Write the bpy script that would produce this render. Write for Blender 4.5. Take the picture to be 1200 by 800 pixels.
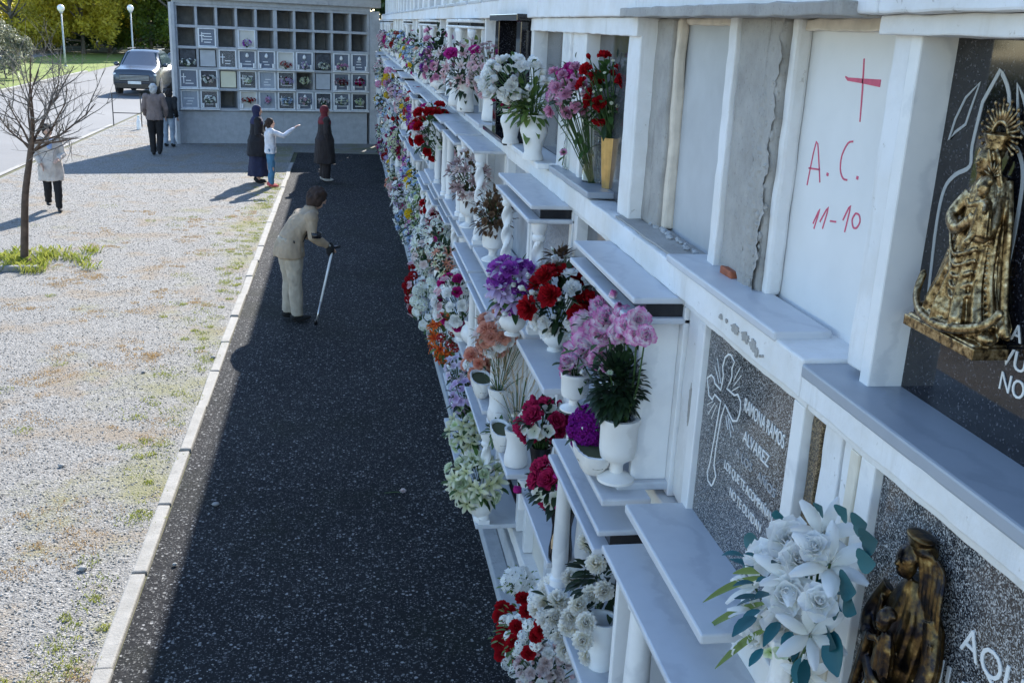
import bpy, bmesh, math, random
import numpy as np
from mathutils import Vector, Matrix, Quaternion
random.seed(7); RNG = np.random.default_rng(7)
PI = math.pi
for o in list(bpy.data.objects): bpy.data.objects.remove(o)
SC = bpy.context.scene
COL = SC.collection

# ------------------------------------------------------------------ camera
PW, PH, F = 1200., 800., 1180.
ROLL, VP, CH = math.radians(2.6), (404., 24.), 3.45
_n = np.array([-math.sin(ROLL), math.cos(ROLL)])
_p = math.atan(-(_n @ np.array([VP[0]-600, VP[1]-400])) / F)
_dn = np.array([_n[0]*math.cos(_p), _n[1]*math.cos(_p), math.sin(_p)])
_fw = np.array([VP[0]-600, VP[1]-400, F]); _fw /= np.linalg.norm(_fw)
_fw -= _dn*(_fw @ _dn); _fw /= np.linalg.norm(_fw)
_rt = np.cross(_fw, -_dn)
if _rt[0] < 0: _rt = -_rt
RM = np.array([_rt, _fw, -_dn])
CP = np.array([0, 0, CH])
cam = bpy.data.objects.new('camera', bpy.data.cameras.new('camera')); COL.objects.link(cam)
cx, cy, cz = RM @ [1, 0, 0], RM @ [0, -1, 0], RM @ [0, 0, -1]
cam.matrix_world = Matrix(((cx[0], cy[0], cz[0], 0), (cx[1], cy[1], cz[1], 0), (cx[2], cy[2], cz[2], CH), (0, 0, 0, 1)))
cam.data.sensor_width = 36; cam.data.lens = F/PW*36; cam.data.clip_start = 0.05; cam.data.clip_end = 2000
SC.camera = cam
# a pixel of the photograph gives a direction; the plane it touches gives the distance
def ray(x, y): return RM @ np.array([x-600, y-400, F])
def onz(x, y, z=0.):
    d = ray(x, y); return CP + d*((z-CH)/d[2])
def onx(x, y, X):
    d = ray(x, y); return CP + d*(X/d[0])
def ony(x, y, Y):
    d = ray(x, y); return CP + d*(Y/d[1])
def ppm(P): return F/(RM.T @ (np.array(P, float)-CP))[2]      # pixels per metre there

# ------------------------------------------------------------------ light
SUN_EL = math.radians(33); SDX, SDY = 0.27, 0.963            # towards the sun (x, y)
w = bpy.data.worlds.new('World'); SC.world = w; w.use_nodes = True
nt = w.node_tree; nt.nodes.clear()
sky = nt.nodes.new('ShaderNodeTexSky'); sky.sky_type = 'NISHITA'; sky.sun_disc = False
sky.dust_density = 0.2; sky.ozone_density = 3.0; sky.sun_elevation = SUN_EL; sky.sun_rotation = math.atan2(SDX, SDY)
bg = nt.nodes.new('ShaderNodeBackground'); bg.inputs['Strength'].default_value = 0.15
wo = nt.nodes.new('ShaderNodeOutputWorld')
nt.links.new(sky.outputs[0], bg.inputs[0]); nt.links.new(bg.outputs[0], wo.inputs[0])
sl = bpy.data.lights.new('sun', 'SUN'); sl.energy = 4.9; sl.angle = math.radians(0.5); sl.color = (1.0, 0.965, 0.91)
sun = bpy.data.objects.new('sun', sl); COL.objects.link(sun)
sd = Vector((SDX*math.cos(SUN_EL), SDY*math.cos(SUN_EL), math.sin(SUN_EL)))
sun.rotation_euler = sd.to_track_quat('Z', 'Y').to_euler(); sun.location = (10, 40, 30)
SC.view_settings.view_transform = 'Standard'; SC.view_settings.look = 'None'
SC.view_settings.exposure = 1.35; SC.view_settings.gamma = 1.0; SC.view_settings.use_curve_mapping = False

# ------------------------------------------------------------------ materials
MATS = {}
def newmat(name):
    m = bpy.data.materials.new(name); m.use_nodes = True; nt = m.node_tree
    b = nt.nodes['Principled BSDF']; MATS[name] = m
    return m, nt, b
def N(nt, t, **kw):
    n = nt.nodes.new(t)
    for k, v in kw.items():
        if k in n.inputs: n.inputs[k].default_value = v
        else: setattr(n, k, v)
    return n
def pos(nt):
    return N(nt, 'ShaderNodeNewGeometry').outputs['Position']
def objc(nt):
    return N(nt, 'ShaderNodeTexCoord').outputs['Object']
def noise(nt, co, scale, detail=3., rough=.55):
    n = N(nt, 'ShaderNodeTexNoise'); n.inputs['Scale'].default_value = scale
    n.inputs['Detail'].default_value = detail; n.inputs['Roughness'].default_value = rough
    nt.links.new(co, n.inputs['Vector']); return n
def ramp(nt, fac, stops):
    r = N(nt, 'ShaderNodeValToRGB'); el = r.color_ramp.elements
    while len(el) < len(stops): el.new(.5)
    for e, (p, c) in zip(el, stops):
        e.position = p; e.color = (c[0], c[1], c[2], 1) if not isinstance(c, (int, float)) else (c, c, c, 1)
    nt.links.new(fac, r.inputs[0]); return r.outputs[0]
def mix(nt, fac, a, b):
    m = N(nt, 'ShaderNodeMix', data_type='RGBA')
    for i, v in ((0, fac), (6, a), (7, b)):
        if hasattr(v, 'is_linked'): nt.links.new(v, m.inputs[i])
        elif i == 0: m.inputs[0].default_value = v
        else: m.inputs[i].default_value = (v[0], v[1], v[2], 1)
    return m.outputs[2]
def math2(nt, op, a, b=0.):
    m = N(nt, 'ShaderNodeMath', operation=op)
    for i, v in ((0, a), (1, b)):
        if hasattr(v, 'is_linked'): nt.links.new(v, m.inputs[i])
        else: m.inputs[i].default_value = v
    return m.outputs[0]
def bump(nt, b, h, strength, dist=.01):
    bp = N(nt, 'ShaderNodeBump'); bp.inputs['Strength'].default_value = strength; bp.inputs['Distance'].default_value = dist
    nt.links.new(h, bp.inputs['Height']); nt.links.new(bp.outputs[0], b.inputs['Normal'])
def vor(nt, co, scale, feature='F1', rnd=1.):
    v = N(nt, 'ShaderNodeTexVoronoi', feature=feature); v.inputs['Scale'].default_value = scale
    v.inputs['Randomness'].default_value = rnd
    nt.links.new(co, v.inputs['Vector']); return v
def lk(nt, a, b): nt.links.new(a, b)
def simple(name, c, rough=.6, metal=0., var=.12, scale=6., bmp=0., bscale=60., spec=.5):
    m, nt, b = newmat(name); co = objc(nt)
    n = noise(nt, co, scale, 4)
    lo = [x*(1-var) for x in c]; hi = [min(1, x*(1+var)) for x in c]
    lk(nt, ramp(nt, n.outputs[0], [(.3, lo), (.7, hi)]), b.inputs['Base Color'])
    b.inputs['Roughness'].default_value = rough; b.inputs['Metallic'].default_value = metal
    b.inputs['Specular IOR Level'].default_value = spec
    if bmp: bump(nt, b, noise(nt, co, bscale, 4).outputs[0], bmp, .004)
    return m
def M(n): return MATS[n]

def mk_materials():
    # gravel yard: pebbles from cells, with mossy and dry-grass patches of their own shape
    m, nt, b = newmat('gravel'); co = pos(nt)
    v = vor(nt, co, 70.); sep = N(nt, 'ShaderNodeSeparateColor'); lk(nt, v.outputs['Color'], sep.inputs[0])
    c = ramp(nt, sep.outputs[0], [(0, (.085, .08, .073)), (.35, (.175, .167, .152)), (.75, (.28, .268, .245)), (1, (.46, .44, .41))])
    v2 = vor(nt, co, 170.); s2 = N(nt, 'ShaderNodeSeparateColor'); lk(nt, v2.outputs['Color'], s2.inputs[0])
    c = mix(nt, .35, c, ramp(nt, s2.outputs[1], [(0, (.07, .07, .07)), (1, (.40, .39, .38))]))
    big = noise(nt, co, .9, 5)
    c = mix(nt, ramp(nt, big.outputs[0], [(.35, .0), (.75, .30)]), c, (.24, .225, .20))
    p1 = noise(nt, co, 1.35, 6, .62)
    fine = noise(nt, co, 40, 3)
    pm = math2(nt, 'ADD', p1.outputs[0], math2(nt, 'MULTIPLY', math2(nt, 'SUBTRACT', fine.outputs[0], .5), .25))
    c = mix(nt, ramp(nt, pm, [(.52, 0.), (.63, .65)]), c, (.235, .175, .11))
    off = N(nt, 'ShaderNodeVectorMath', operation='ADD'); lk(nt, co, off.inputs[0]); off.inputs[1].default_value = (31, 17, 5)
    p2 = noise(nt, off.outputs[0], 1.1, 6, .62)
    sx = N(nt, 'ShaderNodeSeparateXYZ'); lk(nt, co, sx.inputs[0])
    kerbn = ramp(nt, math2(nt, 'MULTIPLY', math2(nt, 'ADD', sx.outputs[0], 2.6), .8), [(0, 0.), (.85, .17), (1, .12)])
    pm2 = math2(nt, 'ADD', math2(nt, 'ADD', p2.outputs[0], kerbn), math2(nt, 'MULTIPLY', math2(nt, 'SUBTRACT', fine.outputs[0], .5), .3))
    c = mix(nt, ramp(nt, pm2, [(.61, 0.), (.76, .7)]), c, (.20, .19, .065))
    lk(nt, c, b.inputs['Base Color']); b.inputs['Roughness'].default_value = .9
    bump(nt, b, math2(nt, 'ADD', v.outputs['Distance'], math2(nt, 'MULTIPLY', v2.outputs['Distance'], .6)), .9, .012)
    # path: dark washed asphalt with pale aggregate
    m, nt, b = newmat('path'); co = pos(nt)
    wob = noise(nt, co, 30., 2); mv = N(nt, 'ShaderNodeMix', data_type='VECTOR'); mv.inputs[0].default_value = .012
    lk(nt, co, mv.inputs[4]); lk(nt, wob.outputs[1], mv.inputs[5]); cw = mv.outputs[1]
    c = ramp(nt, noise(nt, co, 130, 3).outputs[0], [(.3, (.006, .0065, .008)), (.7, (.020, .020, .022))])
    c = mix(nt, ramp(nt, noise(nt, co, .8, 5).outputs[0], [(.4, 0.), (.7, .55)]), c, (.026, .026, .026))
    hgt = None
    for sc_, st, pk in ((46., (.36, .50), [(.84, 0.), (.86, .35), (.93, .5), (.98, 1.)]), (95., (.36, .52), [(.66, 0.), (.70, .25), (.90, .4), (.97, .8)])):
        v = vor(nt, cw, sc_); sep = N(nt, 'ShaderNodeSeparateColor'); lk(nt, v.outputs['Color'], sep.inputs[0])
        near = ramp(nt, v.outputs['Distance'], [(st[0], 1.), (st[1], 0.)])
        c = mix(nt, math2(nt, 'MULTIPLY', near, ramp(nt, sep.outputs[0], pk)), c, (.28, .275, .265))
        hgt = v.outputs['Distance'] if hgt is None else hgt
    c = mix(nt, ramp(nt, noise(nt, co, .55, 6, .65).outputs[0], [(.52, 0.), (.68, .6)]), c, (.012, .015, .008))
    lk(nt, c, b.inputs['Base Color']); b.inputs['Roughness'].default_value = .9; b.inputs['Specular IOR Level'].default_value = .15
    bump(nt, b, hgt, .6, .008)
    # road
    m, nt, b = newmat('road'); co = pos(nt)
    c = ramp(nt, noise(nt, co, 60, 4).outputs[0], [(.3, (.12, .12, .122)), (.7, (.17, .168, .165))])
    c = mix(nt, ramp(nt, noise(nt, co, .3, 5).outputs[0], [(.4, 0.), (.7, .5)]), c, (.19, .187, .183))
    lk(nt, c, b.inputs['Base Color']); b.inputs['Roughness'].default_value = .9
    m, nt, b = newmat('lane'); co = pos(nt)
    lk(nt, ramp(nt, noise(nt, co, 40, 4).outputs[0], [(.3, (.2, .2, .2)), (.7, (.3, .29, .28))]), b.inputs['Base Color']); b.inputs['Roughness'].default_value = .9
    m, nt, b = newmat('lawn'); co = pos(nt)
    c = ramp(nt, noise(nt, co, 9, 5).outputs[0], [(.3, (.10, .16, .015)), (.7, (.24, .29, .045))])
    c = mix(nt, ramp(nt, noise(nt, co, .5, 4).outputs[0], [(.45, 0.), (.7, .6)]), c, (.2, .19, .07))
    lk(nt, c, b.inputs['Base Color']); b.inputs['Roughness'].default_value = .95
    bump(nt, b, noise(nt, co, 30, 3).outputs[0], 1., .05)
    m, nt, b = newmat('soil'); co = pos(nt)
    c = ramp(nt, noise(nt, co, 4, 6).outputs[0], [(.3, (.05, .06, .02)), (.7, (.12, .11, .06))])
    lk(nt, c, b.inputs['Base Color']); b.inputs['Roughness'].default_value = .95
    # painted / plastered white concrete with stains and chips
    m, nt, b = newmat('white_paint'); co = pos(nt)
    c = mix(nt, ramp(nt, noise(nt, co, 5, 6, .65).outputs[0], [(.42, 0.), (.75, .6)]), (.80, .80, .80), (.60, .59, .57))
    vs = N(nt, 'ShaderNodeMapping'); vs.inputs['Scale'].default_value = (10, 10, 1.0); lk(nt, co, vs.inputs[0])
    c = mix(nt, ramp(nt, noise(nt, vs.outputs[0], 1.6, 6, .7).outputs[0], [(.56, 0.), (.75, .5)]), c, (.52, .50, .46))
    c = mix(nt, ramp(nt, noise(nt, co, 38, 5, .7).outputs[0], [(.66, 0.), (.72, .8)]), c, (.45, .42, .38))
    c = mix(nt, ramp(nt, noise(nt, co, 3.1, 7, .7).outputs[0], [(.655, 0.), (.675, .85)]), c, (.40, .375, .34))
    c = mix(nt, ramp(nt, noise(nt, co, 8.5, 8, .75).outputs[0], [(.66, 0.), (.68, .8)]), c, (.44, .42, .385))
    c = mix(nt, ramp(nt, noise(nt, co, 1.6, 6, .7).outputs[0], [(.42, 0.), (.70, .5)]), c, (.62, .575, .49))
    lk(nt, c, b.inputs['Base Color']); b.inputs['Roughness'].default_value = .75
    bump(nt, b, noise(nt, co, 45, 5, .65).outputs[0], .35, .006)
    # marble, polished
    def marble(name, base, vein, rough=.28):
        m, nt, b = newmat(name); co = pos(nt)
        d = noise(nt, co, 3.5, 5, .6); mx = N(nt, 'ShaderNodeMix', data_type='VECTOR'); mx.inputs[0].default_value = .25
        lk(nt, co, mx.inputs[4]); lk(nt, d.outputs[1], mx.inputs[5])
        wv = N(nt, 'ShaderNodeTexWave'); wv.inputs['Scale'].default_value = 2.2; wv.inputs['Distortion'].default_value = 6; wv.inputs['Detail'].default_value = 4
        lk(nt, mx.outputs[1], wv.inputs['Vector'])
        c = mix(nt, ramp(nt, wv.outputs['Fac'], [(.0, .55), (.16, .0), (1, .0)]), base, vein)
        c = mix(nt, ramp(nt, noise(nt, co, 14, 6).outputs[0], [(.45, 0.), (.8, .35)]), c, vein)
        c = mix(nt, ramp(nt, noise(nt, co, 60, 4, .7).outputs[0], [(.70, 0.), (.76, .5)]), c, (.42, .39, .34))
        lk(nt, c, b.inputs['Base Color'])
        lk(nt, ramp(nt, noise(nt, co, 9, 5).outputs[0], [(.3, rough), (.7, rough+.2)]), b.inputs['Roughness'])
    marble('marble', (.80, .80, .79), (.60, .61, .62))
    marble('marble_shelf', (.56, .58, .61), (.44, .46, .50), .3)
    marble('marble_gray', (.33, .36, .40), (.25, .28, .32))
    marble('marble_cream', (.74, .69, .58), (.6, .55, .45))
    marble('stone_vase', (.78, .77, .74), (.62, .60, .57), .42)
    # bare concrete
    def conc(name, a, bb, st=.5):
        m, nt, b = newmat(name); co = pos(nt)
        c = ramp(nt, noise(nt, co, 7, 7, .65).outputs[0], [(.3, a), (.7, bb)])
        c = mix(nt, ramp(nt, noise(nt, co, 90, 3).outputs[0], [(.6, 0.), (.75, .5)]), c, [x*.5 for x in a])
        vs = N(nt, 'ShaderNodeMapping'); vs.inputs['Scale'].default_value = (9, 9, 1.2); lk(nt, co, vs.inputs[0])
        c = mix(nt, ramp(nt, noise(nt, vs.outputs[0], 1.2, 6, .7).outputs[0], [(.60, 0.), (.72, st)]), c, (.07, .065, .06))
        lk(nt, c, b.inputs['Base Color']); b.inputs['Roughness'].default_value = .9
        bump(nt, b, noise(nt, co, 50, 6, .7).outputs[0], .6, .008)
    conc('concrete', (.30, .285, .265), (.45, .43, .40))
    conc('concrete_pale', (.34, .35, .36), (.46, .47, .48), .3)
    conc('concrete_dark', (.2, .2, .2), (.32, .315, .3), .6)
    conc('kerb_stone', (.22, .21, .19), (.32, .305, .28), .35)
    # granites
    def granite(name, stops, scale, rough):
        m, nt, b = newmat(name); co = pos(nt)
        v = vor(nt, co, scale); s = N(nt, 'ShaderNodeSeparateColor'); lk(nt, v.outputs['Color'], s.inputs[0])
        c = ramp(nt, s.outputs[0], stops)
        lk(nt, c, b.inputs['Base Color']); b.inputs['Roughness'].default_value = rough
        b.inputs['Specular IOR Level'].default_value = .6
    granite('granite_gray', [(0, (.012, .013, .016)), (.36, (.03, .032, .037)), (.62, (.13, .135, .14)), (.84, (.33, .33, .33)), (1, (.55, .54, .53))], 330, .16)
    granite('granite_black', [(0, (.004, .004, .006)), (.8, (.009, .009, .012)), (.93, (.03, .03, .04)), (1, (.1, .1, .11))], 260, .06)
    granite('granite_brown', [(0, (.03, .02, .01)), (.5, (.1, .07, .04)), (1, (.3, .22, .12))], 330, .2)
    simple('panel_gray', (.44, .46, .48), .45, 0, .10, 5, .1, 80)
    simple('panel_plaster', (.74, .74, .73), .7, 0, .05, 4, .15, 50)
    simple('panel_pale', (.58, .56, .5), .55, 0, .1, 4)
    simple('panel_dark', (.07, .075, .085), .12, 0, .4, 14)
    simple('panel_slate', (.16, .18, .22), .2, 0, .3, 60)
    simple('panel_cream', (.72, .68, .5), .5, 0, .05, 4)
    simple('cream_trim', (.66, .58, .48), .8, 0, .12, 20, .3)
    simple('brick_red', (.36, .11, .055), .9, 0, .25, 30, .5)
    simple('pink_paint', (.62, .09, .17), .6, 0, .12, 30)
    simple('letter_white', (.78, .78, .76), .4)
    simple('letter_faint', (.42, .42, .42), .4)
    simple('letter_gray', (.38, .40, .40), .35)
    simple('void', (.05, .05, .055), .9)
    simple('black_plastic', (.012, .012, .015), .25)
    simple('dark_metal', (.05, .05, .055), .4, .6)
    simple('steel', (.6, .6, .6), .3, .9)
    for nme, st, rg in (('bronze', [(.36, (.05, .033, .018)), (.50, (.26, .175, .08)), (.72, (.60, .46, .27))], .30), ('bronze_dark', [(.42, (.018, .016, .02)), (.58, (.13, .08, .03)), (.8, (.46, .32, .14))], .28)):
        m, nt, b = newmat(nme); co = objc(nt)
        n1 = noise(nt, co, 16 if nme == 'bronze_dark' else 40, 5, .6)
        lk(nt, ramp(nt, n1.outputs[0], st), b.inputs['Base Color'])
        b.inputs['Metallic'].default_value = .9; b.inputs['Roughness'].default_value = rg
        bump(nt, b, noise(nt, co, 110, 4, .6).outputs[0], .25, .003)
    simple('gold', (.55, .36, .14), .35, .75, .2, 20)
    simple('wood_light', (.5, .33, .18), .6, 0, .25, 40)
    m, nt, b = newmat('glass'); b.inputs['Transmission Weight'].default_value = 1.; b.inputs['Roughness'].default_value = .03
    b.inputs['Base Color'].default_value = (.95, .98, .97, 1); b.inputs['IOR'].default_value = 1.2
    # cloth, skin, hair
    simple('skin', (.55, .33, .24), .55, 0, .08, 12)
    for nme, c in (('coat_beige', (.36, .275, .19)), ('trousers_beige', (.38, .33, .26)), ('hair_brown', (.035, .018, .012)), ('hair_gray', (.45, .44, .43)),
                   ('shoe_black', (.012, .012, .013)), ('robe_navy', (.012, .016, .05)), ('robe_black', (.008, .008, .012)), ('scarf_navy', (.014, .017, .06)),
                   ('shirt_white', (.68, .68, .72)), ('jeans_blue', (.06, .17, .28)), ('shoe_red', (.55, .1, .1)), ('scarf_red', (.13, .012, .02)),
                   ('coat_darkbrown', (.022, .017, .018)), ('shoe_white', (.55, .53, .5)), ('pullover_taupe', (.20, .15, .135)), ('trousers_black', (.01, .009, .01)),
                   ('coat_cream', (.55, .48, .42)), ('shirt_blue', (.3, .38, .55)), ('hair_dark', (.02, .014, .012)), ('jacket_black', (.013, .013, .014)), ('skirt_dark', (.02, .018, .03)), ('jeans_pale', (.25, .3, .36))):
        simple(nme, c, .85, 0, .18, 9, .35, 45)
    # trees
    def leafmat(name, c1, c2, tr=.35):
        m, nt, b = newmat(name)
        oi = N(nt, 'ShaderNodeAttribute'); oi.attribute_name = 'v'
        c = ramp(nt, oi.outputs['Fac'], [(0, c1), (1, c2)])
        lk(nt, c, b.inputs['Base Color']); b.inputs['Roughness'].default_value = .5
        t = N(nt, 'ShaderNodeBsdfTranslucent'); lk(nt, ramp(nt, oi.outputs['Fac'], [(0, [min(.9, x*1.7) for x in c1]), (1, [min(.9, x*1.7) for x in c2])]), t.inputs[0])
        ms = N(nt, 'ShaderNodeMixShader'); ms.inputs[0].default_value = tr
        lk(nt, b.outputs[0], ms.inputs[1]); lk(nt, t.outputs[0], ms.inputs[2])
        lk(nt, ms.outputs[0], nt.nodes['Material Output'].inputs[0])
    leafmat('leaf_yellow', (.26, .22, .02), (.62, .50, .07), .55)
    leafmat('leaf_green', (.04, .08, .010), (.17, .22, .03), .5)
    leafmat('leaf_dark', (.012, .03, .008), (.05, .085, .02), .3)
    leafmat('leaf_gray', (.09, .1, .06), (.24, .24, .17), .3)
    leafmat('grass', (.10, .14, .015), (.30, .30, .06), .3)
    leafmat('drygrass', (.22, .14, .06), (.42, .30, .15), .3)
    leafmat('fol_green', (.012, .035, .010), (.06, .13, .03), .25)
    leafmat('fol_dark', (.006, .016, .007), (.025, .055, .02), .2)
    leafmat('fol_light', (.05, .10, .02), (.20, .28, .08), .3)
    leafmat('fol_teal', (.006, .055, .065), (.018, .15, .17), .15)
    leafmat('fol_dried', (.05, .028, .015), (.17, .10, .055), .2)
    leafmat('fol_straw', (.26, .19, .11), (.5, .40, .27), .3)
    simple('bark', (.10, .065, .045), .9, 0, .4, 12, 1., 30)
    simple('bark_gray', (.16, .14, .12), .9, 0, .35, 8, .6, 20)
    simple('stem', (.04, .09, .02), .6)
    # car
    simple('car_silver', (.06, .072, .09), .22, .5, .03)
    simple('car_dark', (.06, .06, .065), .25, .3, .03)
    m, nt, b = newmat('car_glass'); b.inputs['Base Color'].default_value = (.03, .05, .06, 1); b.inputs['Roughness'].default_value = .06; b.inputs['Specular IOR Level'].default_value = .22
    simple('tyre', (.015, .015, .015), .8); simple('plate', (.7, .7, .68), .4)
    m, nt, b = newmat('lamp_globe'); b.inputs['Base Color'].default_value = (.85, .85, .82, 1); b.inputs['Roughness'].default_value = .25; b.inputs['Subsurface Weight'].default_value = .3
    simple('pole_gray', (.45, .47, .46), .5, .3)
    simple('plastic_white', (.78, .8, .8), .4); simple('plastic_blue', (.35, .55, .6), .4)
mk_materials()
PETAL = {}
def petal_mat(c0, c1):
    """petal colour from the throat (c0) to the rim (c1)"""
    key = (tuple(c0), tuple(c1))
    if key in PETAL: return PETAL[key]
    m, nt, b = newmat('petal_%d' % len(PETAL))
    at = N(nt, 'ShaderNodeAttribute'); at.attribute_name = 'v'
    c = ramp(nt, at.outputs['Fac'], [(.25, c0), (.95, c1)] if c1 != PICO[1] else [(.0, (.55, .16, .38)), (.22, c0), (.62, c0), (1., c1)])
    oi = N(nt, 'ShaderNodeObjectInfo')
    hs = N(nt, 'ShaderNodeHueSaturation'); lk(nt, c, hs.inputs['Color'])
    lk(nt, ramp(nt, oi.outputs['Random'], [(0, .94), (1, 1.12)]), hs.inputs['Value'])
    lk(nt, hs.outputs[0], b.inputs['Base Color']); b.inputs['Roughness'].default_value = .85; b.inputs['Specular IOR Level'].default_value = .12
    t = N(nt, 'ShaderNodeBsdfTranslucent'); lk(nt, hs.outputs[0], t.inputs[0])
    ms = N(nt, 'ShaderNodeMixShader'); ms.inputs[0].default_value = .4
    lk(nt, b.outputs[0], ms.inputs[1]); lk(nt, t.outputs[0], ms.inputs[2])
    lk(nt, ms.outputs[0], nt.nodes['Material Output'].inputs[0])
    PETAL[key] = m; return m

# ------------------------------------------------------------------ mesh helpers
def tag(o, label=None, cat=None, group=None, kind=None):
    if label: o['label'] = label
    if cat: o['category'] = cat
    if group: o['group'] = group
    if kind: o['kind'] = kind
    return o
def empty(name, loc=(0, 0, 0), rz=0.):
    o = bpy.data.objects.new(name, None); COL.objects.link(o); o.location = loc; o.rotation_euler.z = rz
    o.empty_display_size = .1
    return o
def addobj(name, me, parent=None, loc=None):
    o = bpy.data.objects.new(name, me); COL.objects.link(o)
    if parent: o.parent = parent
    if loc is not None: o.location = loc
    return o
class MB:
    def __init__(s): s.v = []; s.f = []; s.a = []
    def add(s, vs, fs, a=None):
        b = len(s.v); s.v.extend([tuple(map(float, x)) for x in vs]); s.f.extend([tuple(i+b for i in f) for f in fs])
        s.a.extend(a if a is not None else [0.5]*len(vs)); return s
    def box(s, x0, x1, y0, y1, z0, z1, j=0.):
        p = [(x, y, z) for z in (z0, z1) for y in (y0, y1) for x in (x0, x1)]
        if j: p = [tuple(c+random.uniform(-j, j) for c in q) for q in p]
        return s.add(p, [(0, 2, 3, 1), (4, 5, 7, 6), (0, 1, 5, 4), (2, 6, 7, 3), (0, 4, 6, 2), (1, 3, 7, 5)])
    def loft(s, rings, cap=True, closed=True):
        n = len(rings[0]); vs = [p for r in rings for p in r]; fs = []
        for i in range(len(rings)-1):
            for k in range(n if closed else n-1):
                k2 = (k+1) % n
                fs.append((i*n+k, i*n+k2, (i+1)*n+k2, (i+1)*n+k))
        if cap:
            fs.append(tuple(range(n-1, -1, -1))); fs.append(tuple((len(rings)-1)*n+k for k in range(n)))
        return s.add(vs, fs)
    def lathe(s, prof, n=20, c=(0, 0, 0), cap=True, ridges=0, amp=0.):
        rings = []
        for r, z in prof:
            rings.append([(c[0]+(r*(1+amp*math.cos(ridges*2*PI*k/n)))*math.cos(2*PI*k/n), c[1]+(r*(1+amp*math.cos(ridges*2*PI*k/n)))*math.sin(2*PI*k/n), c[2]+z) for k in range(n)])
        return s.loft(rings, cap)
    def tube(s, pts, rad, n=6, cap=True):
        pts = [Vector(p) for p in pts]; rings = []
        if isinstance(rad, (int, float)): rad = [rad]*len(pts)
        u = None
        for i, p in enumerate(pts):
            d = (pts[min(i+1, len(pts)-1)]-pts[max(i-1, 0)])
            if d.length < 1e-9: d = Vector((0, 0, 1))
            d.normalize()
            if u is None: u = d.orthogonal().normalized()
            u = (u - d*u.dot(d))
            if u.length < 1e-6: u = d.orthogonal()
            u.normalize(); v = d.cross(u)
            rings.append([p+(u*math.cos(2*PI*k/n)+v*math.sin(2*PI*k/n))*rad[i] for k in range(n)])
        return s.loft(rings, cap)
    def ell(s, c, r, nu=12, nv=8):
        if isinstance(r, (int, float)): r = (r, r, r)
        rings = []
        for i in range(nv+1):
            t = PI*(i/nv); t = min(max(t, .02), PI-.02)
            rings.append([(c[0]+r[0]*math.sin(t)*math.cos(2*PI*k/nu), c[1]+r[1]*math.sin(t)*math.sin(2*PI*k/nu), c[2]-r[2]*math.cos(t)) for k in range(nu)])
        return s.loft(rings)
    def mesh(s, name, mat, smooth=True):
        me = bpy.data.meshes.new(name); me.from_pydata(s.v, [], s.f); me.update()
        at = me.attributes.new('v', 'FLOAT', 'POINT'); at.data.foreach_set('value', np.array(s.a, dtype=np.float32))
        if mat: me.materials.append(M(mat) if isinstance(mat, str) else mat)
        if smooth:
            me.polygons.foreach_set('use_smooth', [True]*len(me.polygons))
        return me
    def build(s, name, mat, parent=None, loc=None, smooth=False, bev=0., kind=None):
        o = addobj(name, s.mesh(name, mat, smooth), parent, loc)
        if bev:
            b = o.modifiers.new('bevel', 'BEVEL'); b.width = bev; b.segments = 2; b.limit_method = 'ANGLE'
        if kind: o['kind'] = kind
        return o
def autosmooth(o, ang=40):
    me = o.data
    me.polygons.foreach_set('use_smooth', [True]*len(me.polygons))
    bm = bmesh.new(); bm.from_mesh(me)
    for e in bm.edges:
        if len(e.link_faces) == 2 and e.calc_face_angle(0) > math.radians(ang): e.smooth = False
    bm.to_mesh(me); bm.free(); return o
def remesh(mb, voxel, smooth=2, disp=None):
    """fuse overlapping shapes into one continuous skin"""
    me = mb.mesh('tmp', None); bm = bmesh.new(); bm.from_mesh(me); bmesh.ops.recalc_face_normals(bm, faces=bm.faces); bm.to_mesh(me); bm.free()
    o = addobj('tmp', me)
    r = o.modifiers.new('r', 'REMESH'); r.mode = 'VOXEL'; r.voxel_size = voxel
    if smooth:
        s = o.modifiers.new('s', 'SMOOTH'); s.iterations = smooth; s.factor = .5
    dg = bpy.context.evaluated_depsgraph_get(); dg.update()
    out = bpy.data.meshes.new_from_object(o.evaluated_get(dg))
    bpy.data.objects.remove(o); bpy.data.meshes.remove(me)
    out.polygons.foreach_set('use_smooth', [True]*len(out.polygons))
    out.materials.clear()
    return out
def text_mesh(body, size, mat, name='lettering', extrude=.001, font_shear=0., spacing=1., squeeze=1.):
    cu = bpy.data.curves.new('t', 'FONT'); cu.body = body; cu.size = size; cu.extrude = extrude; cu.shear = font_shear; cu.space_character = spacing
    cu.resolution_u = 3
    o = bpy.data.objects.new('t', cu); COL.objects.link(o)
    dg = bpy.context.evaluated_depsgraph_get(); dg.update()
    me = bpy.data.meshes.new_from_object(o.evaluated_get(dg)); bpy.data.objects.remove(o)
    me.materials.clear(); me.materials.append(M(mat)); me.name = name
    return me

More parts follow.
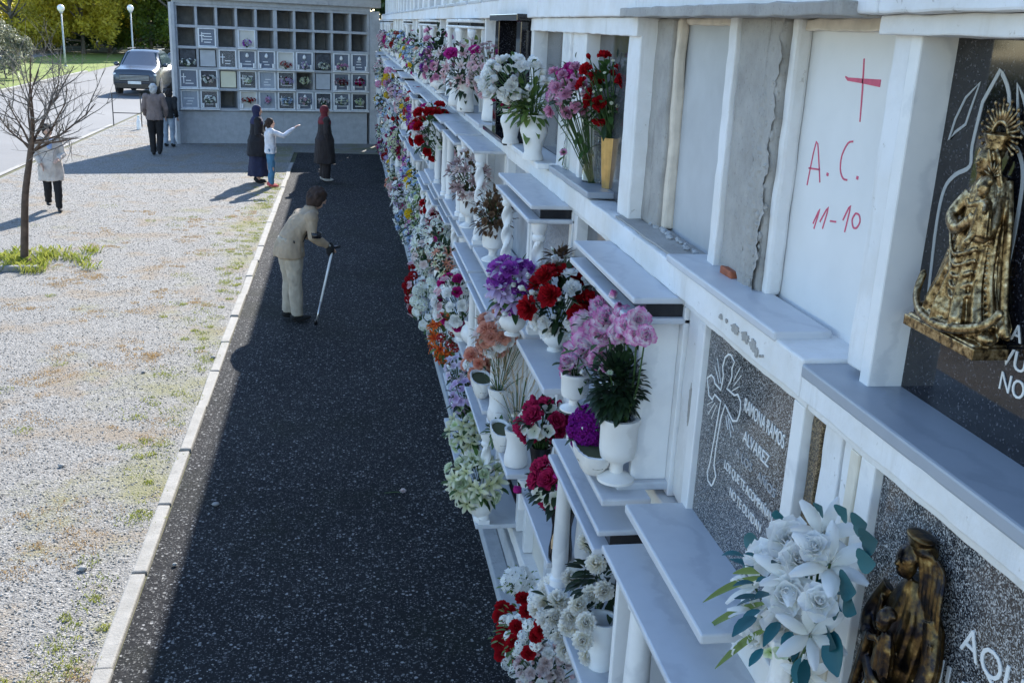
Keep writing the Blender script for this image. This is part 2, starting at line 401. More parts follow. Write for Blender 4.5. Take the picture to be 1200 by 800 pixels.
# ------------------------------------------------------------------ the setting
def sheet(name, pts, z, mat, label):
    o = MB().add([(x, y, z) for x, y in pts], [tuple(range(len(pts)))]).build(name, mat)
    tag(o, label, name.replace('_', ' '), kind='structure'); return o
sheet('ground', [(-300, -60), (300, -60), (300, 400), (-300, 400)], -.02, 'soil', 'dark soil and litter stretching back under the distant trees')
KX = -1.37                                   # kerb line, from the photograph
RX = -7.1                                    # edge of the road
sheet('gravel_yard', [(RX, -20), (KX-.001, -20), (KX-.001, 40), (RX, 40)], 0.0, 'gravel', 'sunlit grey gravel yard with moss and dry grass patches')
sheet('gravel_yard', [(KX, 28), (6, 28), (6, 40), (KX, 40)], -.004, 'gravel', 'strip of gravel behind the far block of small niches')
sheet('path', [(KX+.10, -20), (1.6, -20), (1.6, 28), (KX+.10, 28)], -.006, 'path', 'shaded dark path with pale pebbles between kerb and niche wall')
sheet('road', [(-13.2, -20), (RX-.12, -20), (RX-.12, 60), (-9.5, 90), (-15.5, 90), (-14.4, 60)], -.008, 'road', 'pale sunlit road on the left behind the yard')
sheet('lawn', [(-19.5, 10), (-13.2, 10), (-14.4, 60), (-15.5, 90), (-22, 90)], -.002, 'lawn', 'bright green grass strip beyond the road')
sheet('lane', [(-26, 20), (-19.5, 20), (-22, 90), (-30, 90)], -.006, 'lane', 'grey lane between the grass strip and the hedge')
# painted line at the road edge
sheet('road_edge_line', [(RX-.24, -20), (RX-.12, -20), (RX-.12, 34), (RX-.24, 34)], -.002, 'kerb_stone', 'pale edging line between the gravel yard and the road')
# lawn kerb
r = empty('lawn_kerb', (-13.2, 40, 0)); tag(r, 'low pale kerb along the far side of the road before the grass', 'kerb')
for i in range(24):
    y = 14+i*2.0; x0 = -13.2-1.2*(y-10)/50
    MB().box(-.09, .09, 0, 1.98, -.02, .10).build('kerb_stone', 'kerb_stone', r, (x0+13.2-.0, y-40, 0), bev=.01).rotation_euler.z = math.atan2(1.2, 50)
# yard kerb: single stones
r = empty('path_kerb', (KX, 0, 0)); tag(r, 'line of long pale kerb stones between gravel yard and path', 'kerb')
y = -2.; i = 0
while y < 25.2:
    L = random.choice((.98, 1.0, 1.02)); 
    if 9.7 < y+L/2 < 10.4: y += .35                  # a gap where a stone has gone
    dz = random.uniform(-.006, .01)
    o = MB().box(0, .095, 0, L-.018, -.08, .016+dz, .004).build('kerb_stone', 'kerb_stone', r, (random.uniform(-.006, .006), y, 0), bev=.012)
    o.rotation_euler = (random.uniform(-.006, .006), 0, random.uniform(-.006, .006)); y += L; i += 1

# ---- loose pebbles and tufts (nobody could count them)
def scatter_pebbles(name, n, xr, yr, smin, smax, mat, label, z=0., power=2.):
    u = RNG.random(n); ys = yr[0]+(yr[1]-yr[0])*u**power; xs = RNG.uniform(xr[0], xr[1], n)
    base = np.array([(1, 0, 0), (-1, 0, 0), (0, 1, 0), (0, -1, 0), (0, 0, 1), (0, 0, -1)], float)
    tri = np.array([(0, 2, 4), (2, 1, 4), (1, 3, 4), (3, 0, 4), (2, 0, 5), (1, 2, 5), (3, 1, 5), (0, 3, 5)])
    s = RNG.uniform(smin, smax, n); a = RNG.uniform(0, 6.28, n)
    sx, sy, sz = s*RNG.uniform(.7, 1.3, n), s*RNG.uniform(.7, 1.3, n), s*RNG.uniform(.4, .8, n)
    V = base[None]*np.stack([sx, sy, sz], 1)[:, None, :]
    c, q = np.cos(a)[:, None], np.sin(a)[:, None]
    X = V[..., 0]*c-V[..., 1]*q+xs[:, None]; Y = V[..., 0]*q+V[..., 1]*c+ys[:, None]; Z = V[..., 2]+z+sz[:, None]*.3
    vs = np.stack([X, Y, Z], -1).reshape(-1, 3)
    fs = (tri[None]+(np.arange(n)*6)[:, None, None]).reshape(-1, 3)
    m = MB(); m.v = vs.tolist(); m.f = fs.tolist(); m.a = np.repeat(RNG.random(n), 6).tolist()
    o = m.build(name, mat, smooth=True); tag(o, label, 'pebbles', kind='stuff')
m_, nt_, b_ = newmat('pebble')
_at = N(nt_, 'ShaderNodeAttribute'); _at.attribute_name = 'v'
lk(nt_, ramp(nt_, _at.outputs['Fac'], [(0, (.10, .095, .088)), (.5, (.23, .22, .20)), (1, (.44, .42, .385))]), b_.inputs['Base Color']); b_.inputs['Roughness'].default_value = .85
scatter_pebbles('gravel_pebbles', 80000, (-7.0, KX-.03), (4.0, 38), .004, .011, 'pebble', 'loose grey pebbles lying all over the gravel yard', power=1.9)
scatter_pebbles('path_pebbles', 1500, (KX+.12, 1.05), (3.8, 24), .003, .007, 'pebble', 'small loose pebbles on the dark path', -.006, 1.8)
def tufts(name, spots, mat, label, hmin, hmax, nb):
    m = MB()
    for (x, y, rad) in spots:
        for k in range(nb):
            a, d = random.uniform(0, 6.28), rad*math.sqrt(random.random())
            px, py = x+d*math.cos(a), y+d*math.sin(a); h = random.uniform(hmin, hmax); wd = random.uniform(.002, .005)
            b, l = random.uniform(0, 6.28), random.uniform(.2, .9)*h
            dx, dy = math.cos(b), math.sin(b); v = random.random()
            m.add([(px-dy*wd, py+dx*wd, 0), (px+dy*wd, py-dx*wd, 0), (px+dx*l*.4, py+dy*l*.4, h*.7), (px+dx*l, py+dy*l, h)], [(0, 1, 2), (0, 2, 3)], [v]*4)
    tag(m.build(name, mat), label, 'grass', kind='stuff')
sp = []
for i in range(150):
    y = random.uniform(4.2, 24); sp.append((KX-.04-abs(random.gauss(0, .22)), y, random.uniform(.04, .16)))
for i in range(40):
    sp.append((random.uniform(-5.2, -1.6), random.uniform(4.5, 20), random.uniform(.05, .2)))
tufts('grass_tufts', sp, 'grass', 'yellow green moss and grass tufts along the kerb', .008, .028, 60)
sp = []
for i in range(46):
    gx, gy = random.uniform(-5.6, -1.5), random.uniform(4.4, 19)
    for _ in range(7): sp.append((gx+random.gauss(0, .16), gy+random.gauss(0, .14), random.uniform(.05, .14)))
tufts('dry_grass', sp, 'drygrass', 'withered brown grass patches on the gravel', .006, .02, 55)
tb = onz(28, 308)
sp = [(tb[0]+random.gauss(.15, .38), tb[1]+random.gauss(0, .35), .14) for _ in range(40)]
tufts('grass_clump', sp, 'grass', 'green grass growing round the foot of the bare young tree', .03, .13, 45)
# a few bigger stones in the yard
for i, (px, py, s) in enumerate([(97, 668, .03), (253, 592, .028), (72, 547, .025), (250, 420, .03), (168, 437, .022), (205, 662, .018)]):
    P = onz(px, py); m = MB().ell((0, 0, s*.45), (s, s*.8, s*.55), 8, 6)
    m.v = [(x*random.uniform(.8, 1.15), y*random.uniform(.8, 1.15), z) for x, y, z in m.v]
    o = m.build('stone', 'concrete_dark', None, P, True)
    tag(o, ['dark stone on the gravel nearest the bottom left corner', 'small grey stone close beside the kerb', 'grey stone far left on the gravel', 'stone by the kerb near the gap between kerb stones',
            'little stone in the middle of the sunlit gravel', 'small reddish leaf-like stone beside the lower kerb'][i], 'stone')
# flower head and leaves lying on the path

# ------------------------------------------------------------------ the niche wall
WALL = empty('niche_wall', (1.1, 0, 0))
tag(WALL, 'long white burial niche wall with marble shelves along the right side', 'niche wall')
YE = 31.0                                     # its far end
def wbox(name, mat, x0, x1, y0, y1, z0, z1, bev=.004, parent=None, j=0.):
    o = MB().box(x0-1.1, x1-1.1, y0, y1, z0, z1, j).build(name, mat, parent or WALL, bev=bev); return o
ZB = {1: .35, 2: 1.15, 3: 1.95, 4: 2.75, 5: 3.63}
# core behind everything, plinth, bands, cornice
wbox('wall_core', 'concrete', 1.32, 3.6, -4, YE, -.05, 4.55, 0)
wbox('plinth', 'concrete_pale', 1.04, 1.32, -4, YE, -.05, .2, .01)
wbox('plinth_step', 'concrete_pale', .93, 1.04, 4.2, YE, -.05, .075, .01)
wbox('roof_cornice', 'white_paint', .93, 3.7, -4, YE, 4.56, 4.86, .01)
wbox('cornice_band', 'white_paint', 1.03, 1.32, -4, YE, 4.44, 4.557, .01)
for row in (1, 2, 3, 4, 5):
    y = -4.
    zt = ZB[row]; th = .10 if row < 5 else .12
    while y < YE:
        y1 = min(YE, {4: {-4.: .8, .8: 2.085, 2.085: 3.10, 3.10: 4.24}}.get(row, {}).get(round(y, 3), y+random.uniform(1.7, 2.4)))
        dx = random.uniform(-.006, .006)
        if row == 4 and y > 10: dx -= .02
        wbox('ledge_band', 'white_paint', 1.05+dx, 1.32, y, y1, zt-th, zt-(.004 if row < 5 else 0)-(.034 if row == 4 and y < 2.0 else 0), .006)
        if row < 5: wbox('drip_trim', 'white_paint', 1.075+dx, 1.30, y+.002, y1-.002, zt-th-.03, zt-th-.001, .003)
        y = y1
# -- top beam over row four is bare concrete over the two unfinished niches
wbox('beam_edge', 'concrete', 1.015, 1.30, 2.06, 3.86, 3.507, 3.535, .004, j=.004)
def panel(mat, X, y0, y1, z0, z1, th=.05, name='niche_panel'):
    return wbox(name, mat, X, X+th, y0, y1, z0, z1, .003)
def slab(y0, y1, z, X0, X1=1.16, th=.03, mat='marble_shelf', name='shelf', bev=.006):
    return wbox(name, mat, X0, X1, y0, y1, z-th, z, bev)
def pier(mat, X, y0, y1, z0, z1, bev=.006, j=0., name='pier'): return wbox(name, mat, X, 1.32, y0, y1, z0+.001, z1-.001, bev, j=j)
def jamb(y0, y1, z0, z1, X=1.08, X1=1.2, mat='marble'): return wbox('jamb', mat, X, X1, y0, y1, z0+.001, z1-.001, .004)
def onwall(me, parent, X, y, z, name='lettering', flip=False):
    o = addobj(name, me, parent)
    o.matrix_local = Matrix(((0, 0, -1, X-1.1), (-1, 0, 0, y), (0, 1, 0, z), (0, 0, 0, 1))); return o
def stroke(pts, wd, mat, parent, X, name='stroke', closed=False, z=0.0015):
    """flat brush or inlay line on the wall plane, pts in (y, z)"""
    P = [Vector(p) for p in pts]; n = len(P); m = MB(); L = []; R = []
    for i in range(n):
        a = P[i-1] if (i > 0 or closed) else P[i]; b = P[(i+1) % n] if (i < n-1 or closed) else P[i]
        d = (b-a); d = d.normalized() if d.length > 1e-9 else Vector((1, 0)); nn = Vector((-d.y, d.x))
        ww = wd if isinstance(wd, (int, float)) else wd[i]
        L.append(P[i]+nn*ww/2); R.append(P[i]-nn*ww/2)
    x0, x1 = X-z-1.1, X+.0006-1.1
    rings = [[(x0, L[i].x, L[i].y), (x0, R[i].x, R[i].y), (x1, R[i].x, R[i].y), (x1, L[i].x, L[i].y)] for i in range(n)]
    if closed: rings.append(rings[0])
    m.loft(rings, not closed)
    return m.build(name, mat, parent)
def dens(pts, n=6):
    """Catmull-Rom through the points"""
    out = []; P = [np.array(p, float) for p in pts]
    for i in range(len(P)-1):
        p0, p1, p2, p3 = P[max(i-1, 0)], P[i], P[i+1], P[min(i+2, len(P)-1)]
        for k in range(n):
            t = k/n
            out.append(.5*((2*p1)+(-p0+p2)*t+(2*p0-5*p1+4*p2-p3)*t*t+(-p0+3*p1-3*p2+p3)*t**3))
    out.append(P[-1]); return [tuple(map(float, q)) for q in out]

# ---- row four, the near niches as the photograph shows them
z0, z1 = 2.75, 3.51
# 1: black granite with the gilded figure
BLACK = panel('granite_black', 1.205, .55, 1.93, z0-.02, z1); BLACK['label'] = 'polished black granite slab with gilded figure and arch inlay'
pier('white_paint', 1.128, 1.965, 2.035, z0, z1); jamb(1.925, 1.965, z0-.02, z1, 1.125, 1.21)
slab(.5, 2.085, 2.735, 1.045, 1.21, .032, 'marble_gray')
wbox('lintel', 'white_paint', 1.092, 1.32, -1, 2.04, 3.47, 3.509)
# 2: plastered over, painted initials
AC = panel('panel_plaster', 1.215, 2.035, 2.66, z0-.02, z1); AC['label'] = 'plastered white niche front with pink painted cross and initials'
slab(2.24, 3.125, 2.765, 1.04, 1.195, .026)
wbox('plaster_rim', 'white_paint', 1.165, 1.215, 2.60, 2.64, z0+.01, z1, .012, j=.006)
wbox('plaster_rim', 'cream_trim', 1.19, 1.215, 2.04, 2.6, z1-.03, z1-.002, .004, j=.004)
pier('concrete', 1.148, 2.64, 2.95, z0, z1, .012, .008)
for k in range(26):                                     # broken render down the pier edge
    zz = z0+.03+k*.028; s = random.uniform(.004, .011)
    m = MB().ell((0, 0, 0), (s, s*random.uniform(.7, 1.6), s*random.uniform(.7, 1.7)), 7, 5)
    m.v = [tuple(c*random.uniform(.7, 1.25) for c in q) for q in m.v]
    m.build('render_chip', 'concrete', WALL, (1.15-1.1, 2.66+random.uniform(-.02, .035), zz), False)
wbox('exposed_brick', 'brick_red', 1.128, 1.16, 2.78, 2.87, z0+.01, z0+.035, .006, j=.006)
# 3: grey panel, bare concrete round it
pier('white_paint', 1.14, 2.955, 3.025, z0, z1, .004, .004, 'plaster_trim')
panel('panel_gray', 1.20, 3.02, 3.60, z0-.02, z1)
wbox('plaster_trim', 'cream_trim', 1.165, 1.2, 3.565, 3.60, z0+.005, z1, .01, j=.006)
wbox('plaster_trim', 'cream_trim', 1.18, 1.2, 3.03, 3.56, z1-.025, z1-.002, .006, j=.004)
pier('concrete', 1.15, 3.60, 3.86, z0, z1, .01, .006)
wbox('bare_sill', 'concrete', 1.065, 1.2, 3.128, 3.88, z0-.003, z0+.006, .003, j=.003)
for k in range(22):
    s = random.uniform(.006, .014); m = MB().ell((0, 0, 0), (s, s*1.3, s*.7), 7, 5); m.v = [tuple(c*random.uniform(.7, 1.25) for c in q) for q in m.v]
    m.build('mortar_lump', 'concrete_pale', WALL, (1.155+random.uniform(-.012, .012)-1.1, 3.17+k*.031, z0+.01))
# 4, 5: glazed niches
pier('white_paint', 1.09, 3.80, 3.96, z0, z1, .006, .003, 'post')
panel('panel_dark', 1.155, 3.96, 4.70, z0, z1); jamb(4.69, 4.74, z0, z1, 1.09, 1.16)
pier('white_paint', 1.10, 4.74, 5.02, z0, z1); jamb(5.02, 5.2, z0, z1, 1.085, 1.2)
slab(4.26, 5.14, 2.785, 1.035, 1.16, .03, 'marble_gray')
panel('panel_dark', 1.16, 5.2, 5.98, z0, z1); jamb(5.98, 6.05, z0, z1, 1.075, 1.17)
slab(5.18, 6.2, 2.785, .98, 1.16, .03, 'marble')
wbox('lintel', 'white_paint', 1.071, 1.3, 3.8, 6.055, 3.44, 3.508)
# 6: black granite portal
panel('panel_dark', 1.16, 6.25, 7.0, z0, z1)
wbox('granite_frame', 'granite_black', 1.02, 1.2, 6.1, 6.26, z0+.03, z1-.02); wbox('granite_frame', 'granite_black', 1.02, 1.2, 7.0, 7.16, z0+.03, z1-.02)
wbox('granite_lintel', 'granite_black', .985, 1.2, 6.05, 7.22, z1-.02, z1+.02); slab(6.22, 7.2, 2.785, .96, 1.16, .03, 'granite_black')
FAR_MATS = ['panel_gray', 'panel_dark', 'panel_slate', 'marble', 'granite_gray', 'panel_pale', 'granite_black', 'marble_gray']
rr = random.Random(3)
y = 7.3
while y < YE-1:
    wd = rr.uniform(.9, 1.02); a, b = y+.12, y+wd-.06
    pier('white_paint', 1.10, y, a, z0, z1); panel(rr.choice(FAR_MATS), 1.17, a+.05, b-.05, z0, z1)
    jamb(a, a+.05, z0, z1, 1.08, 1.2); jamb(b-.05, b, z0, z1, 1.08, 1.2); pier('white_paint', 1.10, b, y+wd, z0, z1)
    slab(a-.06, b+.06, 2.78, .95, 1.16, .03, rr.choice(['marble_shelf', 'marble_shelf', 'marble_gray']))
    if rr.random() < .35:
        slab(a-.04, b+.04, z1-.01, .97, 1.1, .025, 'marble', 'canopy'); wbox('canopy_strip', 'black_plastic', .985, 1.09, a-.03, b+.03, z1-.06, z1-.036, 0); slab(a-.04, b+.04, z1-.061, .97, 1.1, .02, 'marble', 'canopy')
        for yy in (a, b): MB().lathe([(.035, 0), (.035, .03), (.024, .05), (.026, .3), (.022, .58), (.035, .61), (.035, .64)], 12).build('column', 'marble', WALL, (1.0-1.1, yy, 2.785), True)
    y += wd
# row five above, mostly out of the picture
y = -3.
while y < YE-1:
    pier('white_paint', 1.10, y, y+.28, 3.63, 4.44); panel(rr.choice(['panel_gray', 'panel_gray', 'marble_gray', 'panel_pale']), 1.15, y+.28, y+1.0, 3.63, 4.44)
    slab(y+.2, y+1.05, 3.655, 1.04, 1.16); y += 1.0

# ---- lower rows: shelves, canopies, columns
def twist(z0, z1, x, y, r=.034, name='column'):
    """barley-sugar column with square foot and cap"""
    h = z1-z0; n = 16; rings = []
    for i in range(49):
        t = i/48
        rings.append([((r*(.72+.25*math.cos(2*(2*PI*k/n)-t*PI*7)))*math.cos(2*PI*k/n), (r*(.72+.25*math.cos(2*(2*PI*k/n)-t*PI*7)))*math.sin(2*PI*k/n), .07+t*(h-.16)) for k in range(n)])
    m = MB().loft(rings); m.box(-r*1.05, r*1.05, -r*1.05, r*1.05, 0, .03); m.lathe([(r, .03), (r*1.05, .045), (r*.8, .07)], n)
    m.lathe([(r*.75, h-.095), (r*.95, h-.085), (r*.95, h-.07), (r*.8, h-.06), (r*1.1, h-.03), (r*1.2, h)], n)
    return autosmooth(m.build(name, 'marble', WALL, (x-1.1, y, z0)))
def round_col(z0, z1, x, y, r=.035):
    h = z1-z0
    m = MB().lathe([(r*1.15, 0), (r*1.15, .03), (r*.85, .04), (r*.95, .06), (r*.85, .08), (r, .12), (r*.82, h-.05), (r*1.05, h-.04), (r*1.05, h)], 18)
    return autosmooth(m.build('column', 'marble', WALL, (x-1.1, y, z0)))
def canopy(y0, y1, zt, X0, double=True, mat='marble_shelf', X1=1.1):
    slab(y0, y1, zt, X0, X1, .022, mat, 'canopy')
    if double:
        wbox('canopy_strip', 'black_plastic', X0+.05, X1-.01, y0+.02, y1-.02, zt-.068, zt-.0225, 0)
        slab(y0-.0, y1+.0, zt-.0685, X0-.012, X1, .022, mat, 'canopy')
        return zt-.0905
    return zt-.022
def niche(row, y0, y1, mat, X=1.13, base=True, can=None, sup=None, X0=.88, letter=True, jmat='marble', base_z=None):
    z0 = ZB[row]; z1 = ZB[row+1]-.10-.03
    pa = panel(mat, X, y0+.03, y1-.03, z0-.01, z1)
    jamb(y0-.03, y0+.03, z0, z1, 1.075, 1.18, jmat); jamb(y1-.03, y1+.03, z0, z1, 1.075, 1.18, jmat)
    zb = base_z or z0+.05
    if base: slab(y0-.02, y1+.02, zb, X0, 1.12, .03)
    if can:
        zc = canopy(y0-.03, y1+.03, z1+.03, X0-.0, can == 'double')
        for yy, s in zip((y0+.02, y1-.02), (sup if isinstance(sup, tuple) else (sup, sup))):
            if s == 'panel': wbox('side_panel', 'marble', X0+.05, 1.075, yy-.015, yy+.015, zb, zc)
            elif s == 'twist': twist(zb, zc, X0+.055, yy)
            elif s == 'round': round_col(zb, zc, X0+.055, yy)
    return pa
# row three
JOS = niche(3, .62, 1.79, 'granite_gray', 1.095, base=False); JOS['label'] = 'speckled grey granite slab with dark bronze relief and white capitals'
ALV = niche(3, 2.13, 2.83, 'granite_gray', 1.095, X0=.885); ALV['label'] = 'speckled grey granite slab with outlined cross and white inscription'
wbox('pier', 'granite_brown', 1.10, 1.2, 2.045, 2.098, 1.955, 2.62); wbox('plank', 'white_paint', 1.105, 1.2, 1.955, 2.043, 1.955, 2.62, .003, j=.002); wbox('plank', 'white_paint', 1.11, 1.2, 1.86, 1.95, 1.955, 2.62, .003, j=.002)
wbox('jamb', 'marble_cream', 1.07, 1.115, 1.822, 1.858, 1.955, 2.62)
niche(3, 3.02, 3.85, 'panel_slate', can='double', sup=('panel', None), X0=.90)
wbox('pier', 'white_paint', 1.09, 1.2, 2.865, 2.985, 1.96, 2.62, .006, j=.004)
slab(2.93, 3.5, 1.975, .83, 1.0, .025)
niche(3, 3.95, 4.62, 'panel_dark', X0=.82)
niche(3, 4.72, 5.75, 'panel_slate', can='double', sup=('twist', 'twist'), X0=.87)
niche(3, 5.85, 6.75, 'marble_gray', X0=.86); niche(3, 6.85, 7.75, 'panel_gray', X0=.85, can='single', sup='twist')
# row two
niche(2, 1.1, 1.9, 'granite_gray'); niche(2, 2.13, 2.83, 'panel_dark', can='single', sup=('panel', 'panel'), X0=.82)
round_col(1.2, 1.80, .9, 2.62, .045)
niche(2, 2.98, 3.72, 'panel_dark', can='double', sup=(None, 'round'), X0=.83)
round_col(1.2, 1.74, 1.0, 3.74, .045)
niche(2, 3.9, 4.62, 'panel_dark', X0=.87); niche(2, 4.82, 5.6, 'panel_gray', X0=.83)
wbox('shelf_end', 'marble', .9, 1.05, 4.78, 4.80, 1.0, 1.17)
niche(2, 5.75, 6.6, 'marble_gray', X0=.82, can='double', sup=('panel', 'panel')); niche(2, 6.72, 7.6, 'panel_slate', X0=.82, can='double', sup=('round', 'panel'))
# row one
niche(1, 1.9, 2.75, 'panel_gray'); niche(1, 2.9, 3.75, 'panel_gray'); niche(1, 3.95, 4.65, 'panel_pale'); 
niche(1, 4.85, 5.5, 'panel_pale', base=False); niche(1, 5.78, 6.55, 'granite_black', X0=.81, can='single', sup=('twist', None)); niche(1, 6.7, 7.6, 'marble_gray', X0=.78)
for row in (1, 2, 3):
    y = 7.9; 
    while y < YE-1:
        wd = rr.uniform(.86, 1.0)
        c = rr.choice([None, 'double', 'single', 'double']) if row > 1 else rr.choice([None, None, 'single'])
        niche(row, y+.03, y+wd-.1, rr.choice(FAR_MATS), X0=rr.uniform(.80, .9), can=c, sup=rr.choice(['twist', 'panel', 'round', 'round']))
        y += wd
for row in (1, 2, 3):                                   # the wall face between the niches
    wbox('wall_face', 'white_paint', 1.19, 1.32, -4, YE, ZB[row]-.01, ZB[row+1]-.1, 0)
wbox('wall_face', 'white_paint', 1.235, 1.32, -4, YE, 2.74, 3.53, 0)

# ---- hand-made surfaces: nothing on the near wall is quite true
from mathutils import noise as mnoise
def roughen(o, amp):
    me = o.data.copy(); o.data = me; bm = bmesh.new(); bm.from_mesh(me)
    for _ in range(6):
        es = [e for e in bm.edges if e.calc_length() > .06]
        if not es: break
        bmesh.ops.subdivide_edges(bm, edges=es, cuts=1, use_grid_fill=True)
    for v in bm.verts:
        q = v.co; v.co = q+mnoise.noise_vector(q*11)*amp+mnoise.noise_vector(q*45)*amp*.5
    bmesh.ops.triangulate(bm, faces=[f for f in bm.faces if len(f.verts) > 4]); bm.to_mesh(me); bm.free()
for o in list(WALL.children):
    n_ = o.name.split('.')[0]
    if n_ in ('ledge_band', 'pier', 'post', 'plaster_trim', 'plaster_rim', 'lintel', 'drip_trim', 'plank', 'beam_edge', 'bare_sill', 'plinth_step'):
        ys = [v.co.y for v in o.data.vertices]
        if max(ys) > .5 and min(ys) < 9: roughen(o, .0045 if o.data.materials[0].name.startswith(('concrete', 'cream')) else .0032)
# ---- writing and inlay
def ypx(x, y, X): P = onx(x, y, X); return (P[1], P[2])
for pts, wd in (([(1013, 69), (1011, 105), (1008, 143)], [.005, .006, .004]), ([(991, 90), (994, 93), (1010, 95), (1032, 98)], [.003, .008, .011, .017])):
    stroke([ypx(a, b, 1.215) for a, b in pts], wd, 'pink_paint', AC, 1.215, 'painted_cross')
strokes = {'A': [[(946, 217), (957, 166), (960, 192), (961, 214)], [(948, 197), (961, 199)]], '.': [[(969, 204), (971, 205)]],
           'C': [[(1000, 166), (994, 168), (987, 182), (985, 198), (988, 209), (993, 211)]], '. ': [[(1004, 208), (1006, 209)]],
           '1': [[(953, 262), (961, 245), (954, 268)]], '1 ': [[(961, 260), (971, 243), (964, 268)]], '-': [[(973, 259), (980, 260)]],
           ' 1': [[(988, 258), (997, 241), (990, 272)]], '0': [[(1003, 250), (999, 257), (1000, 266), (1004, 267), (1008, 260), (1007, 252), (1003, 250)]]}
for k, ls in strokes.items():
    for l in ls:
        dot = k.strip() == '.'
        stroke(dens([ypx(a, b, 1.215) for a, b in l], 3), .008 if dot else .0045, 'pink_paint', AC, 1.215, 'painted_letter')
# Alvarez slab
def label_line(s, size, y, z, parent, X, mat='letter_white', width=None):
    me = text_mesh(s, size, mat)
    if width:
        xs = [v.co.x for v in me.vertices]; k = width/(max(xs)-min(xs))
        for v in me.vertices: v.co.x *= k
    return onwall(me, parent, X-.0012, y, z)
X = 1.095
label_line('RAMONA RAMOS', .055, 2.49, 2.46, ALV, X, width=.27); label_line('ALVAREZ', .05, 2.47, 2.375, ALV, X, width=.18)
label_line('A LOS   AÑOS', .036, 2.51, 2.315, ALV, X, 'letter_faint', width=.28)
label_line('LOS QUE TE ACOMPAÑAN', .038, 2.58, 2.245, ALV, X, width=.35); label_line('NO TE OLVIDAN', .038, 2.52, 2.185, ALV, X, width=.23)
CRX = [(857, 416), (861, 424), (858, 432), (858, 441), (856, 447), (852, 455), (861, 463), (865, 462), (868, 470), (868, 478), (867, 485), (864, 493), (859, 493), (856, 487), (850, 474), (845, 490), (839, 526), (837, 545), (839, 558), (836, 566), (834, 569), (830, 563), (829, 553), (831, 547), (832, 543), (838, 510), (843, 480), (845, 470), (838, 462), (835, 468), (831, 463), (830, 452), (829, 443), (834, 439), (837, 443), (838, 449), (845, 457), (847, 446), (848, 440), (847, 430), (850, 419), (854, 415)]
stroke([ypx(a, b, X) for a, b in CRX], .0055, 'letter_white', ALV, X, 'inlaid_cross', True)
for a, b in [((845, 449), (841, 420)), ((843, 449), (838, 428)), ((860, 452), (869, 440)), ((858, 458), (866, 453)), ((860, 446), (868, 430)), ((838, 472), (830, 485)), ((840, 475), (834, 490)), ((836, 470), (829, 474)), ((853, 485), (857, 512)), ((855, 490), (860, 505)), ((851, 488), (853, 503))]:
    stroke([ypx(*a, X), ypx(*b, X)], .0022, 'letter_white', ALV, X, 'inlaid_ray')
label_line('AQUI', .075, 1.425, 2.415, JOS, X, width=.19); label_line('JU', .07, 1.475, 2.315, JOS, X, width=.09)
X = 1.205
label_line('A', .045, 1.60, 2.945, BLACK, X, width=.03); label_line('VUE', .05, 1.615, 2.895, BLACK, X, width=.10); label_line('NO', .05, 1.608, 2.847, BLACK, X, width=.07)
arch = [(1150, 420), (1085, 380), (1090, 330), (1098, 262), (1107, 222), (1120, 205), (1137, 195), (1140, 170), (1152, 120), (1173, 82), (1183, 110), (1183, 165), (1193, 176), (1199, 200), (1196, 235), (1184, 300), (1170, 360), (1158, 410)]
arch = [ypx(a, b, X) for a, b in arch]
stroke(dens(arch[1:9], 4)+dens(arch[9:], 4)+[arch[0], arch[1]], .009, 'letter_gray', BLACK, X, 'inlaid_arch')
stroke([ypx(a, b, X) for a, b in [(1112, 165), (1120, 140), (1132, 115), (1149, 97), (1138, 128), (1132, 146), (1120, 155)]], .006, 'letter_gray', BLACK, X, 'inlaid_leaf', True)
stroke([ypx(a, b, X) for a, b in [(1193, 98), (1199, 112), (1206, 140), (1208, 165), (1194, 150), (1193, 120)]], .006, 'letter_gray', BLACK, X, 'inlaid_leaf', True)

# ------------------------------------------------------------------ flowers
WHITE = ((.66, .70, .56), (.86, .86, .85)); PUREW = ((.84, .84, .78), (.88, .88, .88)); RED = ((.22, .004, .008), (.42, .008, .015)); DRED = ((.10, .003, .01), (.22, .006, .02))
PINK = ((.58, .20, .36), (.76, .42, .58)); HOTP = ((.36, .015, .14), (.58, .03, .24)); PALEP = ((.60, .35, .38), (.75, .56, .58)); PICO = ((.86, .80, .82), (.66, .16, .44))
PURP = ((.22, .03, .30), (.40, .10, .50)); LILAC = ((.45, .33, .55), (.62, .52, .70)); SALM = ((.66, .25, .16), (.78, .42, .32)); ORAN = ((.55, .06, .02), (.68, .18, .03))
YELL = ((.60, .36, .01), (.72, .55, .04)); CREAM = ((.62, .64, .36), (.80, .79, .66)); BLUE = ((.28, .42, .66), (.55, .66, .78)); PLUM = ((.12, .006, .12), (.30, .015, .30)); RASP = ((.26, .004, .05), (.52, .03, .12))
BLUSH = ((.66, .52, .50), (.77, .70, .69)); DUSTY = ((.30, .2, .2), (.55, .42, .42)); GREENW = ((.40, .52, .22), (.72, .76, .60)); MAGE = ((.42, .01, .20), (.62, .05, .34))
